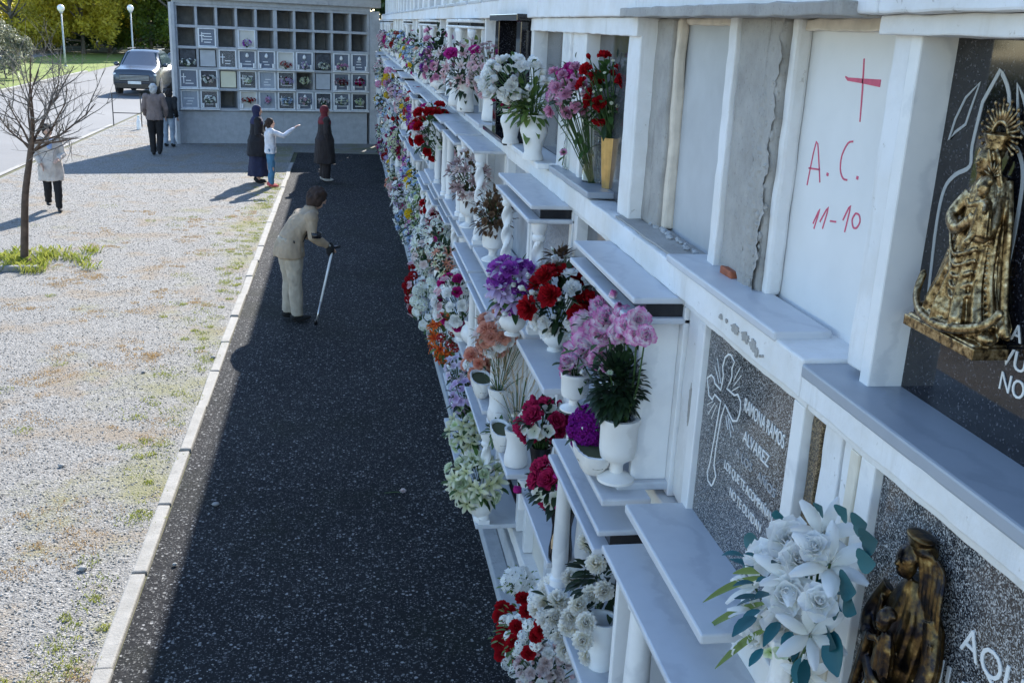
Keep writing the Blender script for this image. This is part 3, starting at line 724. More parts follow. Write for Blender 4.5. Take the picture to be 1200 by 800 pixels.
def petal(m, L, W, tilt, curl, az, br=.02, bz=0., nu=4, nv=4, cup=.15, ruf=0., tip=.5, R=random, v0=0., v1=1.):
    """one petal: bends from `tilt` (from the axis) by `curl` along its length"""
    vs = []; at = []; x, z = br, bz; ca, sa = math.cos(az), math.sin(az); ph = R.uniform(0, 6)
    for j in range(nv+1):
        t = j/nv; th = tilt+curl*t
        if j: x += math.sin(th)*L/nv; z += math.cos(th)*L/nv
        wv = W*(.25+.75*math.sin(min(1, t/ tip)*PI/2))*(1 if t <= tip else math.sqrt(max(0., 1-((t-tip)/(1-tip))**2*.92)))
        for i in range(nu+1):
            u = -1+2*i/nu
            c = cup*W*u*u; rr_ = ruf*L*t*math.sin(u*5.5+ph+t*2)
            lx = x-math.cos(th)*c*.6+math.cos(th)*rr_; lz = z+math.sin(th)*c+math.sin(th)*rr_*.6; ly = u*wv/2
            vs.append((lx*ca-ly*sa, lx*sa+ly*ca, lz)); at.append(v0+(v1-v0)*t)
    fs = [(j*(nu+1)+i, j*(nu+1)+i+1, (j+1)*(nu+1)+i+1, (j+1)*(nu+1)+i) for j in range(nv) for i in range(nu)]
    m.add(vs, fs, at)
BLM = {}
def bloom_mesh(kind, col, var=0, lod=1):
    key = (kind, col, var, lod)
    if key in BLM: return BLM[key]
    R = random.Random(hash((kind, var)) & 0xffff if False else (sum(map(ord, kind))*31+var*7)); m = MB(); D = math.radians
    nu, nv = (4, 4) if lod > 1 else ((2, 3) if lod else (1, 2))
    if kind == 'rose':
        for n, t, c, L, W, b in ((5, 62, 38, .50, .55, .06), (5, 44, 22, .47, .50, .06), (4, 26, 14, .44, .42, .05), (4, 10, 10, .42, .30, .05), (3, -4, 6, .40, .2, .035)):
            o = R.uniform(0, 6)
            for k in range(n): petal(m, L*R.uniform(.93, 1.05), W, D(t+R.uniform(-6, 6)), D(c), o+2*PI*k/n, b, 0, nu, nv, .30, .015, .6, R)
    elif kind == 'bud':
        for n, t, c, L, W in ((4, 30, -34, .62, .5), (4, 22, -30, .66, .42), (3, 10, -14, .66, .3)):
            o = R.uniform(0, 6)
            for k in range(n): petal(m, L, W, D(t+R.uniform(-4, 4)), D(c), o+2*PI*k/n, .06, 0, nu, nv, .5, .01, .55, R)
    elif kind == 'carnation':
        for n, t, L, W in ((9, 78, .50, .36), (9, 58, .50, .34), (8, 38, .48, .32), (7, 20, .46, .28), (4, 5, .44, .2)):
            o = R.uniform(0, 6)
            for k in range(n): petal(m, L*R.uniform(.85, 1.08), W, D(t+R.uniform(-9, 9)), D(R.uniform(-5, 25)), o+2*PI*k/n, .02, 0, max(3, nu) if lod else 2, nv, .1, .13, .9, R)
    elif kind == 'pompon':
        for n, t, L in ((13, 105, .40), (14, 86, .44), (13, 66, .47), (11, 47, .48), (8, 28, .48), (5, 12, .46)):
            o = R.uniform(0, 6)
            for k in range(n): petal(m, L*R.uniform(.94, 1.04), .22, D(t+R.uniform(-6, 6)), D(R.uniform(-22, 4)), o+2*PI*k/n, .02, .10, max(2, nu-1), nv, .30, .05, .85, R, .15, 1.)
    elif kind == 'lily':
        o = R.uniform(0, 6)
        for k in range(6): petal(m, .72*R.uniform(.92, 1.05), .21 if k % 2 else .27, D(24), D(66+R.uniform(-14, 14)), o+2*PI*k/6, .03, -.1, nu, max(4, nv+1) if lod else 3, -.18, .02, .45, R)
        if lod > 1:
            for k in range(6):
                a = o+.5+k*1.05; m.tube([(0, 0, 0), (.06*math.cos(a), .06*math.sin(a), .2), (.11*math.cos(a), .11*math.sin(a), .34)], .008, 4)
    elif kind == 'daisy':
        o = R.uniform(0, 6)
        for k in range(13): petal(m, .46, .16, D(80+R.uniform(-6, 6)), D(10), o+2*PI*k/13, .06, 0, 1 if lod < 2 else 2, 2, .1, .0, .6, R, .4, 1.)
        m.ell((0, 0, .01), (.11, .11, .06), 8, 4)
    elif kind == 'open':                                   # five broad petals: primula, orchid, hydrangea floret
        o = R.uniform(0, 6)
        for k in range(5): petal(m, .46, .46, D(66+R.uniform(-10, 10)), D(14), o+2*PI*k/5, .03, 0, nu, max(2, nv-1), .12, .05, .65, R)
    elif kind == 'cluster':                                # head of many small florets
        for k in range(22 if lod else 14):
            t = math.acos(1-1.3*(k+.5)/(22 if lod else 14)); a = k*2.4; c = Vector((math.sin(t)*math.cos(a), math.sin(t)*math.sin(a), math.cos(t)))*.36
            q = c.to_track_quat('Z', 'Y'); s = MB()
            for j in range(4): petal(s, .15, .15, D(68), D(15), j*PI/2+a, .01, 0, 1, 2, .1, 0, .6, R)
            m.add([tuple(q @ Vector(v)+c) for v in s.v], s.f, s.a)
    me = m.mesh(kind, petal_mat(*col)); BLM[key] = me; return me
def leaf_into(m, base, d, L, W, v, up=Vector((0, 0, 1)), fold=.25, droop=.3, n=4):
    """pointed leaf from base along d"""
    d = Vector(d).normalized(); s = d.cross(up)
    if s.length < 1e-3: s = d.orthogonal()
    s.normalize(); nn = s.cross(d).normalized(); vs = []; at = []
    for j in range(n+1):
        t = j/n; w_ = W*math.sin(PI*min(1, t*.92+.06))**.8*.5
        c = Vector(base)+d*L*t-Vector((0, 0, 1))*droop*L*t*t
        for u in (-1, 0, 1): vs.append(c+s*u*w_+nn*(fold*abs(u)*w_)); at.append(v*(.8+.2*abs(u)))
    fs = [(j*3+i, j*3+i+1, (j+1)*3+i+1, (j+1)*3+i) for j in range(n) for i in range(2)]
    m.add(vs, fs, at)
BOUQ = []                                                # (row, y, object) for ordinals
def bouquet(c, ext, blooms, leaves=('fol_green', 40, .06), stem_to=None, lod=1, seed=0, label='', group=None, face=(-.55, -.6, .45), row=None, fill=.78, name='bouquet', upright=.25, leaf_parts=0, back=-.35, leafdn=0., cover=True, lw=.41, up=.2):
    """c centre (m), ext (rx, ry, rz) half sizes (m); blooms: list of (kind, colour, diameter, count)"""
    R = random.Random(seed*101+5); rx, ry, rz = ext; root = empty(name, c)
    tag(root, label, 'flowers', group); f = Vector(face).normalized()
    items = []
    for kind, col, dia, cnt in blooms: items += [(kind, col, dia)]*cnt
    R.shuffle(items); n = len(items); pts = []
    k = 0; i = 0
    tot = max(n*1.7, 6)
    cand = []
    for i in range(int(tot*3)):
        zz = 1-2*(i+.5)/(tot*3); a = i*2.39996+seed; rad = math.sqrt(1-zz*zz); d = Vector((rad*math.cos(a), rad*math.sin(a), zz))
        if d.dot(f) > back: cand.append(d)
    chosen = []
    for _ in range(n):                                    # spread: farthest candidate from those chosen
        if not cand: break
        best = max(cand, key=lambda d: (min([(d-e).length for e in chosen]) if chosen else d.dot(f)+1)+R.random()*.12)
        chosen.append(best)
    for (kind, col, dia), d in zip(items, chosen):
        q = R.uniform(fill, 1.0); p = Vector((d.x*rx*q, d.y*ry*q, d.z*rz*q)); sz = dia*R.uniform(.85, 1.15)
        o = addobj(kind if kind != 'open' else 'blossom', bloom_mesh(kind, col, R.randrange(3), lod), root)
        ax = (d+Vector((0, 0, upright))+f*.35+Vector((R.uniform(-.25, .25), R.uniform(-.25, .25), R.uniform(-.2, .2)))).normalized()
        qn = ax.to_track_quat('Z', 'Y') @ Quaternion((0, 0, 1), R.uniform(0, 6.28))
        o.matrix_local = Matrix.LocRotScale(p-ax*sz*.25, qn, Vector((sz, sz, sz))); pts.append(p-ax*sz*.25)
    lm, ln, ls = leaves; ln = int(ln*1.5)
    m = MB(); base = Vector(stem_to)-Vector(c) if stem_to is not None else Vector((0, 0, -rz*.9))
    for i in range(ln):
        d = Vector((R.gauss(0, 1), R.gauss(0, 1), R.gauss(0, 1))).normalized(); q = R.uniform(.3, .92)
        p = Vector((d.x*rx*q, d.y*ry*q, d.z*rz*q-leafdn*rz*R.random()))
        if R.random() < .35 and stem_to is not None: p = base.lerp(p, R.uniform(.3, 1))
        dd = (d+Vector((0, 0, up))+f*.3)
        L = ls*R.uniform(.6, 1.25); leaf_into(m, p, dd, L, L*lw*R.uniform(.8, 1.2), R.random(), droop=R.uniform(0, .5))
    if m.v: m.build('foliage', lm, root, smooth=True, kind='stuff')
    for i in range(leaf_parts):
        a = 2*PI*i/leaf_parts+R.uniform(-.3, .3); d = (f+Vector((R.uniform(-1, 1), R.uniform(-1, 1), R.uniform(-1, .9)))*1.1).normalized()
        s = MB(); leaf_into(s, (0, 0, 0), d, ls*1.6, ls*.7, R.random()); s.build('leaf', lm, root, (d.x*rx*.7, d.y*ry*.7, d.z*rz*.7), True)
    m = MB()
    for p in pts[:40]:
        mid = base.lerp(p, .5)+Vector((0, 0, .03*0)); m.tube([base+Vector((R.uniform(-.012, .012), R.uniform(-.012, .012), -.03)), mid, p], .003 if lod else .004, 4, False)
    if m.v: m.build('stems', 'stem', root, smooth=True)
    if row: BOUQ.append((row, c[1], root))
    return root

# ------------------------------------------------------------------ vases
VASE = {
 'urn': [(.55, 0), (.55, .04), (.42, .08), (.20, .14), (.20, .26), (.34, .33), (.50, .38), (.54, .50), (.55, .85), (.60, .90), (.60, 1.), (.46, 1.), (.44, .6)],
 'baluster': [(.44, 0), (.46, .05), (.36, .18), (.44, .42), (.58, .62), (.58, .72), (.46, .84), (.42, .88), (.50, .93), (.50, 1.), (.38, 1.), (.36, .6)],
 'waisted': [(.44, 0), (.5, .04), (.5, .22), (.42, .45), (.40, .66), (.50, .90), (.53, 1.), (.42, 1.), (.36, .6)],
 'globe': [(.36, 0), (.36, .06), (.24, .12), (.50, .3), (.62, .5), (.54, .72), (.40, .84), (.46, .95), (.46, 1.), (.34, 1.), (.3, .7)],
 'cup': [(.40, 0), (.46, .3), (.52, .7), (.56, 1.), (.46, 1.), (.42, .5)],
 'jar': [(.46, 0), (.5, .02), (.5, .74), (.44, .82), (.42, .86), (.46, .88), (.46, 1.), (.42, 1.), (.42, .86), (.46, .72), (.46, .04)],
 'bucket': [(.42, 0), (.44, .02), (.52, .94), (.55, .95), (.55, 1.), (.48, 1.), (.42, .3)],
}
def vase(kind, P, h, wd, mat, label, group=None, ridges=0, amp=0., n=24, cat='vase'):
    name = {'urn': 'pedestal_vase', 'jar': 'glass_jar', 'bucket': 'bucket', 'cup': 'flower_pot'}.get(kind, 'vase')
    m = MB().lathe([(r*wd, z*h) for r, z in VASE[kind]], n*(2 if ridges else 1), ridges=ridges, amp=amp)
    o = m.build(name, mat, None, P); autosmooth(o, 50); tag(o, label, cat, group); return o
def trough(P, L, wd, h, rz, label, mat='stone_vase'):
    """boat-shaped ribbed planter"""
    n = 40; rings = []
    for z, k in ((0, .55), (.08, .62), (.6, .92), (.92, 1.), (1., 1.02), (1., .9), (.4, .7)):
        rings.append([((L/2*k*abs(math.cos(a))**.8*math.copysign(1, math.cos(a)))*(1+.02*math.cos(10*a)), wd/2*k*abs(math.sin(a))**.8*math.copysign(1, math.sin(a))*(1+.03*math.cos(20*a)), z*h) for a in [2*PI*i/n for i in range(n)]])
    o = MB().loft(rings).build('planter', mat, None, P); o.rotation_euler.z = rz; autosmooth(o, 50); tag(o, label, 'planter')
    MB().loft([[(L/2*.86*math.cos(a), wd/2*.86*math.sin(a), h*z) for a in [2*PI*i/20 for i in range(20)]] for z in (.45, .9)]).build('soil', 'soil', o); return o
SHELF = {4: 2.786, 3: 2.0005, 2: 1.2005, 1: .4005, 0: -.005}
_seed = [10]
def arr(row, cxy, wh, blooms, label, leaves=('fol_green', 40, .06), v=None, vl=None, vmat='stone_vase', X=None, lod=2, depth=None, **kw):
    """cxy: bouquet centre in the photograph, wh: its width and height there; v = (kind, base pixel, height px, width px) of its vase.
    The vase stands on the shelf of its row, so the shelf gives the distance."""
    _seed[0] += 1; top = None
    if v:
        P = onz(*v[1], SHELF[row]); s = ppm(P); h, wd = v[2]/s*1.03, v[3]/s
        if vl: vase(v[0], P, h, wd, vmat, vl, **({'ridges': v[4], 'amp': v[5]} if len(v) > 4 else {}))
        c = ony(*cxy, P[1]); top = P+np.array([0, 0, h*(.9 if v[0] != 'jar' else .12)])
        if X is not None: c = onx(*cxy, X)
    else: c = onx(*cxy, X if X is not None else .93)
    s = ppm(c); rx, rz = wh[0]/2/s*1.2, wh[1]/2/s*1.18; blooms = [(a, b, c_*1.16, int(n_*1.6+.5) if n_ > 2 else n_) for a, b, c_, n_ in blooms]; ry = depth/2 if depth else min(rx, rz)*1.0
    return bouquet(c, (rx, ry, rz), blooms, leaves, top, lod, _seed[0], label, row=row, **kw)

def bunch(items, Xc, label, row, leaves=('fol_dark', 60, .05), bulge=.10, base=None, lod=2, scale=1., leaf_ext=.85):
    """items: (kind, colour, px, py, diameter px); heads lie on a rounded front around the plane x = Xc"""
    _seed[0] += 1; R = random.Random(_seed[0]*7)
    mx = sum(i[2] for i in items)/len(items); my = sum(i[3] for i in items)/len(items)
    rad = max(math.hypot(i[2]-mx, i[3]-my) for i in items)
    c = onx(mx, my, Xc); root = empty('bouquet', c); tag(root, label, 'flowers'); BOUQ.append((row, c[1], root)); pts = []
    for kind, col, px, py, dp in items:
        q = math.hypot(px-mx, py-my)/rad; p = onx(px, py, Xc+bulge*(q*q-.35)+R.uniform(-.012, .012)); sz = dp/ppm(p)*scale
        tocam = Vector(CP-p).normalized(); out = Vector(p-c)*4
        ax = (tocam*.8+out+Vector((-.1, 0, .35))+Vector((R.gauss(0, .16), R.gauss(0, .16), R.gauss(0, .16)))).normalized()
        o = addobj('blossom' if kind == 'open' else kind, bloom_mesh(kind, col, R.randrange(3), lod), root); l = Vector(p-c)-ax*sz*.2; pts.append(l)
        o.matrix_local = Matrix.LocRotScale(l, ax.to_track_quat('Z', 'Y') @ Quaternion((0, 0, 1), R.uniform(0, 6.28)), Vector((sz,)*3))
    rm = rad/ppm(c)*leaf_ext; m = MB(); b0 = Vector(base)-Vector(c) if base is not None else Vector((.03, 0, -rm))
    for i in range(leaves[1]):
        d = Vector((R.gauss(0, 1), R.gauss(0, 1), R.gauss(0, 1))).normalized(); p = d*rm*R.uniform(.2, 1.)+Vector((.045, .02, -.01)); L = leaves[2]*R.uniform(.6, 1.3)
        leaf_into(m, p, d+Vector((-.4, -.4, .2)), L, L*.42, R.random(), droop=R.uniform(0, .4))
    m.build('foliage', leaves[0], root, smooth=True, kind='stuff'); m = MB()
    for l in pts: m.tube([b0+Vector((R.uniform(-.01, .01), R.uniform(-.01, .01), 0)), b0.lerp(l, .55)+Vector((.02, .01, 0)), l], .003, 4, False)
    m.build('stems', 'stem', root, smooth=True); return root
# ---- top ledge
arr(4, (708, 108), (58, 92), [('rose', RED, .052, 9), ('bud', RED, .04, 3), ('daisy', CREAM, .014, 10)], 'red roses with fern leaves in the gold fluted vase on the top ledge', ('fol_green', 90, .055), ('cup', (716, 220), 56, 27, 8, .05), 'gold fluted vase holding red roses on the top ledge', 'gold', fill=.5)
arr(4, (668, 108), (62, 56), [('carnation', PINK, .052, 11), ('carnation', PICO, .045, 3)], 'pink carnations on long stems in a clear jar on the top ledge', ('fol_green', 60, .05), ('jar', (694, 213), 52, 26), 'clear glass jar of carnation stems beside the gold vase', 'glass', fill=.6)
arr(4, (678, 84), (58, 26), [('carnation', MAGE, .05, 8)], 'magenta carnations standing behind the pink ones on the top ledge', ('fol_dark', 40, .05), ('jar', (672, 198), 40, 26), 'left glass jar with dark water on the top ledge', 'glass', fill=.6)
arr(4, (603, 92), (74, 46), [('bud', PUREW, .075, 10), ('rose', PUREW, .07, 9)], 'large white roses in the white baluster vase on the top ledge', ('fol_green', 40, .06), ('baluster', (624, 187), 50, 28), 'white baluster vase under the white roses on the top ledge', lod=2)
arr(4, (618, 122), (50, 46), [('daisy', CREAM, .02, 5)], 'green rose leaves below the white roses on the top ledge', ('fol_light', 90, .075), ('baluster', (624, 187), 50, 28), None)
arr(4, (590, 118), (22, 20), [('bud', RASP, .045, 3), ('bud', WHITE, .04, 2)], 'red bud and white bud in the second baluster vase', ('fol_green', 14, .05), ('baluster', (598, 168), 38, 22), 'white baluster vase with shoulder lid left of the white roses')
arr(4, (647, 140), (30, 34), [('carnation', PINK, .05, 4), ('carnation', RASP, .05, 4)], 'drooping pink and crimson carnations between white roses and glass jars', ('fol_green', 20, .05), ('cup', (645, 170), 30, 26, 8, .05), 'squat gold vase half hidden behind the white baluster vase', 'gold')
arr(4, (662, 181), (12, 10), [('carnation', PINK, .035, 1)], 'single pink carnation hanging over the rim of the top ledge', ('fol_green', 4, .04), X=1.05)
arr(4, (572, 82), (46, 62), [('open', PALEP, .05, 14), ('open', DUSTY, .045, 10), ('lily', BLUSH, .06, 4)], 'faded pink blossom spray on the top ledge left of the white roses', ('fol_dried', 60, .04), ('waisted', (575, 142), 36, 22), 'narrow pale vase under the faded pink spray', X=None)
arr(4, (543, 75), (62, 54), [('lily', PALEP, .075, 8), ('lily', BLUSH, .075, 5), ('rose', MAGE, .085, 2)], 'pale lilies with two big magenta roses over twin white vases', ('fol_dark', 120, .07), ('waisted', (545, 131), 32, 20), 'front one of the twin white waisted vases on the top ledge', leafdn=.6)
arr(4, (556, 60), (34, 22), [('lily', WHITE, .08, 3)], 'greenish white lilies with a broad leaf above the twin vases', ('fol_light', 26, .10), ('waisted', (534, 124), 30, 18), 'rear one of the twin white waisted vases on the top ledge')
arr(4, (513, 64), (40, 62), [('rose', PINK, .07, 8), ('open', WHITE, .06, 8), ('carnation', PURP, .09, 2)], 'tall dark bunch of pink and white blooms topped with purple', ('fol_dark', 120, .08), ('globe', (517, 109), 20, 20), 'round white vase on the top ledge below magenta blooms')
arr(4, (487, 62), (32, 46), [('open', MAGE, .07, 9), ('open', YELL, .07, 4), ('daisy', WHITE, .05, 6)], 'magenta and yellow bunch on the top ledge beyond the round vase', ('fol_green', 60, .07), X=1.0)
# ---- second ledge
P = onz(721, 561, SHELF[3]); k_ = ppm(P); vase('urn', P, 76/k_*1.03, 40/k_, 'stone_vase', 'tall white pedestal vase on the near end of the second ledge')
bunch([(kd, PICO, 580+x/2.963, 330+y/2.963, d_) for kd, x, y, d_ in [('carnation', 365, 82, 30), ('carnation', 300, 140, 32), ('carnation', 385, 128, 32), ('carnation', 447, 122, 28), ('bud', 410, 52, 22), ('bud', 428, 86, 20), ('carnation', 372, 180, 30), ('rose', 430, 178, 24), ('bud', 432, 190, 26),
   ('carnation', 495, 182, 28), ('rose', 300, 190, 34), ('carnation', 335, 205, 28), ('carnation', 525, 185, 24), ('carnation', 275, 250, 34), ('carnation', 368, 262, 34), ('bud', 245, 308, 24), ('rose', 500, 130, 26), ('carnation', 460, 150, 28), ('carnation', 340, 155, 26)]], P[0]+.01, 'big bunch of white and pink edged carnations in the tall pedestal vase', 3, ('fol_green', 90, .045), .08, P+np.array([0, 0, .12]), scale=1.12)
arr(3, (722, 448), (54, 74), [('daisy', GREENW, .02, 4)], 'dense dark green stems and leaves below the pink edged carnations', ('fol_dark', 520, .042), ('urn', (721, 561), 76, 40), None)
arr(3, (676, 428), (34, 34), [('carnation', PICO, .075, 3), ('bud', WHITE, .05, 2)], 'two drooping pink edged carnations over the left pedestal vase', ('fol_green', 16, .05), ('urn', (672, 479), 44, 30), 'smaller white pedestal vase behind the tall one on the second ledge')
P = onz(692, 548, SHELF[3]); arr(3, (688, 503), (40, 46), [('cluster', PLUM, .065, 16)], 'purple chrysanthemums in the ribbed white planter', ('fol_dark', 20, .04), X=P[0], depth=.17)
trough(P, .24, .12, .085, .5*PI, 'ribbed white boat planter with purple chrysanthemums beside the tall pedestal vase')
arr(3, (660, 352), (84, 78), [('carnation', RED, .10, 6), ('rose', PUREW, .062, 9), ('bud', WHITE, .05, 3)], 'deep red carnations and white roses by the spiral columns', ('fol_dark', 120, .06), ('globe', (650, 410), 30, 26), 'white globe vase buried under red and white flowers', back=-.2)
arr(3, (655, 302), (22, 20), [('bud', PUREW, .075, 1), ('bud', WHITE, .03, 2)], 'single large white rosebud above the deep red carnations', ('fol_dried', 40, .06), X=1.0)
arr(3, (598, 336), (48, 68), [('rose', PURP, .078, 9), ('lily', LILAC, .085, 8), ('bud', WHITE, .05, 5)], 'violet roses and pale lilac lilies in front of the spiral columns', ('fol_green', 40, .06), ('globe', (600, 392), 30, 26), 'white vase below the violet roses and lilac lilies')
arr(3, (579, 250), (46, 50), [('open', ((.09, .05, .03), (.2, .12, .07)), .045, 16)], 'withered brown bunch in a white pedestal vase on the second ledge', ('fol_dried', 260, .05), ('urn', (577, 305), 42, 24), 'white pedestal vase with withered brown flowers')
arr(3, (549, 206), (48, 54), [('lily', DUSTY, .075, 8), ('lily', BLUSH, .075, 6)], 'faded dusty lilies in the pedestal vase left of the withered bunch', ('fol_dried', 130, .055), ('urn', (549, 266), 42, 20), 'white pedestal vase with faded dusty lilies')
arr(3, (505, 152), (48, 62), [('rose', RED, .085, 12), ('open', WHITE, .05, 8), ('rose', HOTP, .06, 2)], 'bunch of scarlet roses with white filler in a straight white vase', ('fol_green', 120, .07), ('waisted', (518, 213), 32, 14), 'straight white vase below the scarlet roses')
arr(3, (537, 172), (20, 20), [('open', PALEP, .06, 5)], 'small pink blossoms on the wall side behind the scarlet roses', ('fol_dark', 14, .05), X=1.02)
P = onz(526, 216, SHELF[3]); vase('jar', P, .12, .10, 'glass', 'clear glass candle jar on the second ledge near the scarlet roses')
arr(3, (487, 122), (28, 36), [('open', ((.35, .02, .03), (.5, .06, .07)), .09, 8)], 'brick red blooms on the second ledge beyond the scarlet roses', ('fol_green', 60, .08), X=.92)
arr(3, (466, 128), (30, 34), [('open', RED, .08, 4), ('lily', WHITE, .08, 5), ('open', DRED, .08, 4)], 'white lilies with dark red blooms far along the second ledge', ('fol_dark', 50, .08), X=.9)
arr(3, (462, 98), (34, 34), [('cluster', PINK, .16, 5), ('cluster', YELL, .14, 3)], 'pink hydrangeas with a yellow cluster far along the second ledge', ('fol_green', 30, .08), X=.9)
# ---- third ledge
arr(2, (580, 390), (44, 48), [('carnation', SALM, .085, 9), ('rose', PUREW, .08, 6), ('open', BLUSH, .07, 5)], 'salmon carnations with white roses below the violet roses', ('fol_straw', 40, .05), ('globe', (556, 408), 34, 28), 'white globe vase beside the salmon carnations', X=.86)
arr(2, (562, 425), (34, 48), [('rose', SALM, .07, 9), ('rose', PUREW, .06, 3)], 'salmon roses in the ribbed boat planter', ('fol_green', 30, .05), X=.865)
P = onz(563, 462, SHELF[2]); trough(P, .30, .13, .12, .5*PI, 'ribbed white boat planter holding salmon roses')
arr(2, (592, 428), (46, 76), [('daisy', ((.5, .4, .28), (.55, .45, .3)), .012, 12)], 'dry straw coloured grasses standing in a white waisted vase', ('fol_straw', 70, .14), ('waisted', (583, 491), 38, 25), 'white waisted vase holding dry straw grasses', upright=1., lw=.05, up=1.6)
arr(2, (608, 470), (38, 70), [('daisy', ((.5, .4, .28), (.55, .45, .3)), .012, 8)], 'dry grass stems hanging over the front white vase', ('fol_straw', 50, .13), ('waisted', (604, 544), 44, 28), 'front white waisted vase at the end of the third ledge', upright=1., lw=.05, up=1.6)
arr(2, (583, 505), (22, 18), [('open', WHITE, .045, 4)], 'little white flower with spiky leaves in a curved white bowl', ('fol_green', 50, .06), X=.86)
P = onz(586, 524, SHELF[2]); trough(P, .26, .11, .12, .5*PI, 'curved white bowl planter left of the front waisted vase')
arr(2, (534, 352), (50, 62), [('rose', HOTP, .075, 7), ('rose', PUREW, .075, 9), ('open', PALEP, .06, 5)], 'crimson, pink and white roses on the third ledge below the canopy', ('fol_green', 60, .06), ('globe', (541, 398), 24, 20), 'small white globe vase under crimson and white roses')
arr(2, (526, 310), (26, 46), [('open', MAGE, .075, 10), ('open', PALEP, .06, 3)], 'upright magenta blossoms behind the crimson and white roses', ('fol_dark', 40, .06), X=.95)
arr(2, (636, 492), (54, 50), [('rose', RASP, .082, 6), ('open', WHITE, .07, 6), ('bud', RASP, .06, 3)], 'raspberry roses with white filler under the purple chrysanthemums', ('fol_dark', 60, .06), ('waisted', (631, 575), 56, 26), 'dark blue vase behind the black vase on the third ledge', 'black_plastic')
arr(2, (650, 567), (52, 56), [('rose', RASP, .085, 6), ('open', WHITE, .06, 5), ('bud', MAGE, .06, 4)], 'raspberry roses in the black vase with a wooden inlay', ('fol_dark', 70, .06), ('waisted', (656, 655), 64, 28), 'black vase with a pale wooden oval on the third ledge', 'black_plastic')
arr(2, (612, 577), (18, 16), [('bud', MAGE, .075, 1)], 'single magenta rosebud leaning out over the path', ('fol_green', 3, .04), X=.88)
for o in list(bpy.data.objects):                          # the wooden ovals are parts of the black vases
    if o.get('label', '').startswith(('black vase with', 'dark blue vase')):
        h = o.dimensions.z if o.dimensions.z > .05 else .2
        zs = max(v.co.z for v in o.data.vertices); rs = max(v.co.x for v in o.data.vertices)
        MB().ell((0, 0, 0), (.006, rs*.42, zs*.26), 14, 10).build('wooden_oval', 'wood_light', o, (-rs*.55, -rs*.58, zs*.36), True).rotation_euler.z = .8
WC = ((.66, .60, .40), (.88, .87, .84))
bunch([('pompon', WC, 539+x/3.377, 563+y/3.377, 27) for x, y in [(445, 385), (375, 400), (330, 470), (390, 470), (350, 420), (470, 490), (380, 545), (440, 540), (340, 540), (400, 610), (485, 630), (460, 690), (370, 590), (430, 575), (500, 560), (310, 500), (420, 670), (510, 690)]], .84, 'mass of big white carnation heads low beside the path', 2, ('fol_dark', 40, .05), .07, scale=1.12)
bunch([('pompon', WC, 539+x/3.377, 563+y/3.377, 27) for x, y in [(505, 243), (538, 327), (520, 450), (570, 435), (475, 500)]], .90, 'tall creamy carnations over the white bucket', 2, ('fol_dark', 110, .06), .05, scale=1.08)
P = onz(703, 779, SHELF[2]); vase('bucket', P, .20, .11, 'plastic_white', 'plain white bucket under the creamy carnations')
# ---- lowest ledge and ground
arr(1, (556, 562), (62, 58), [('lily', CREAM, .10, 14), ('rose', GREENW, .07, 6)], 'cream lilies over the white urn at the end of the lowest ledge', ('fol_green', 60, .07), ('globe', (563, 609), 36, 24), 'white turned urn at the end of the lowest ledge')
arr(1, (549, 500), (50, 58), [('lily', CREAM, .10, 10), ('open', GREENW, .07, 8)], 'greenish cream lilies behind the end of the lowest ledge', ('fol_green', 60, .07), ('globe', (553, 545), 24, 20), 'low white bowl behind the turned urn')
arr(1, (545, 463), (36, 40), [('open', LILAC, .06, 18)], 'lilac blossom bunch on the lowest ledge before the cream lilies', ('fol_dark', 50, .06), X=.84)
arr(1, (538, 432), (34, 34), [('open', ((.5, .42, .58), (.72, .68, .76)), .06, 16)], 'pale mauve blossom bunch beyond the lilac one on the lowest ledge', ('fol_green', 40, .06), X=.84)
arr(1, (520, 396), (32, 60), [('lily', ORAN, .085, 12), ('cluster', ((.3, .02, .02), (.5, .06, .06)), .08, 4)], 'orange lilies on the lowest ledge', ('fol_light', 60, .08), X=.82)
arr(1, (500, 356), (32, 62), [('cluster', WHITE, .12, 9), ('open', PUREW, .08, 8)], 'white hydrangea heads beyond the orange lilies', ('fol_green', 20, .06), X=.82)
arr(1, (486, 338), (24, 62), [('cluster', RED, .11, 7), ('open', PALEP, .08, 9)], 'red and pink flower heads hanging towards the path', ('fol_dark', 20, .06), X=.78)
arr(1, (500, 290), (36, 62), [('lily', WHITE, .10, 10), ('open', BLUSH, .09, 8)], 'white lilies with pale pink blossoms above the red flower heads', ('fol_green', 40, .07), X=.87)
arr(1, (497, 240), (40, 56), [('open', GREENW, .07, 16), ('cluster', YELL, .13, 2)], 'greenish white spray with a yellow cluster on top', ('fol_light', 110, .08), X=.9)
arr(1, (471, 238), (24, 56), [('open', PUREW, .09, 14), ('open', HOTP, .09, 2)], 'round white blooms low over the path with one crimson flower', ('fol_dark', 60, .08), X=.84)
REDS = [(250, 460), (265, 512), (200, 505), (165, 498), (225, 575), (168, 580), (210, 635), (160, 688), (232, 720), (272, 680), (300, 612), (320, 565), (320, 590), (155, 530), (190, 655), (150, 640)]
WHTS = [(240, 542), (290, 465), (200, 545), (190, 605), (240, 650), (250, 610), (300, 650), (200, 690), (185, 725), (230, 680), (270, 570), (175, 545), (260, 750), (215, 760)]
bunch([('carnation', RED, 539+x/3.377, 563+y/3.377, 16) for x, y in REDS]+[('cluster', PUREW, 539+x/3.377, 563+y/3.377, 15) for x, y in WHTS], .82, 'standing wreath of red and white flowers on the ground at the wall foot', 0, ('fol_light', 110, .035), .06, scale=1.15)
arr(0, (608, 680), (40, 34), [('daisy', PUREW, .042, 26)], 'bunch of small white daisies above the red and white wreath', ('fol_light', 20, .04), X=.92, depth=.12)
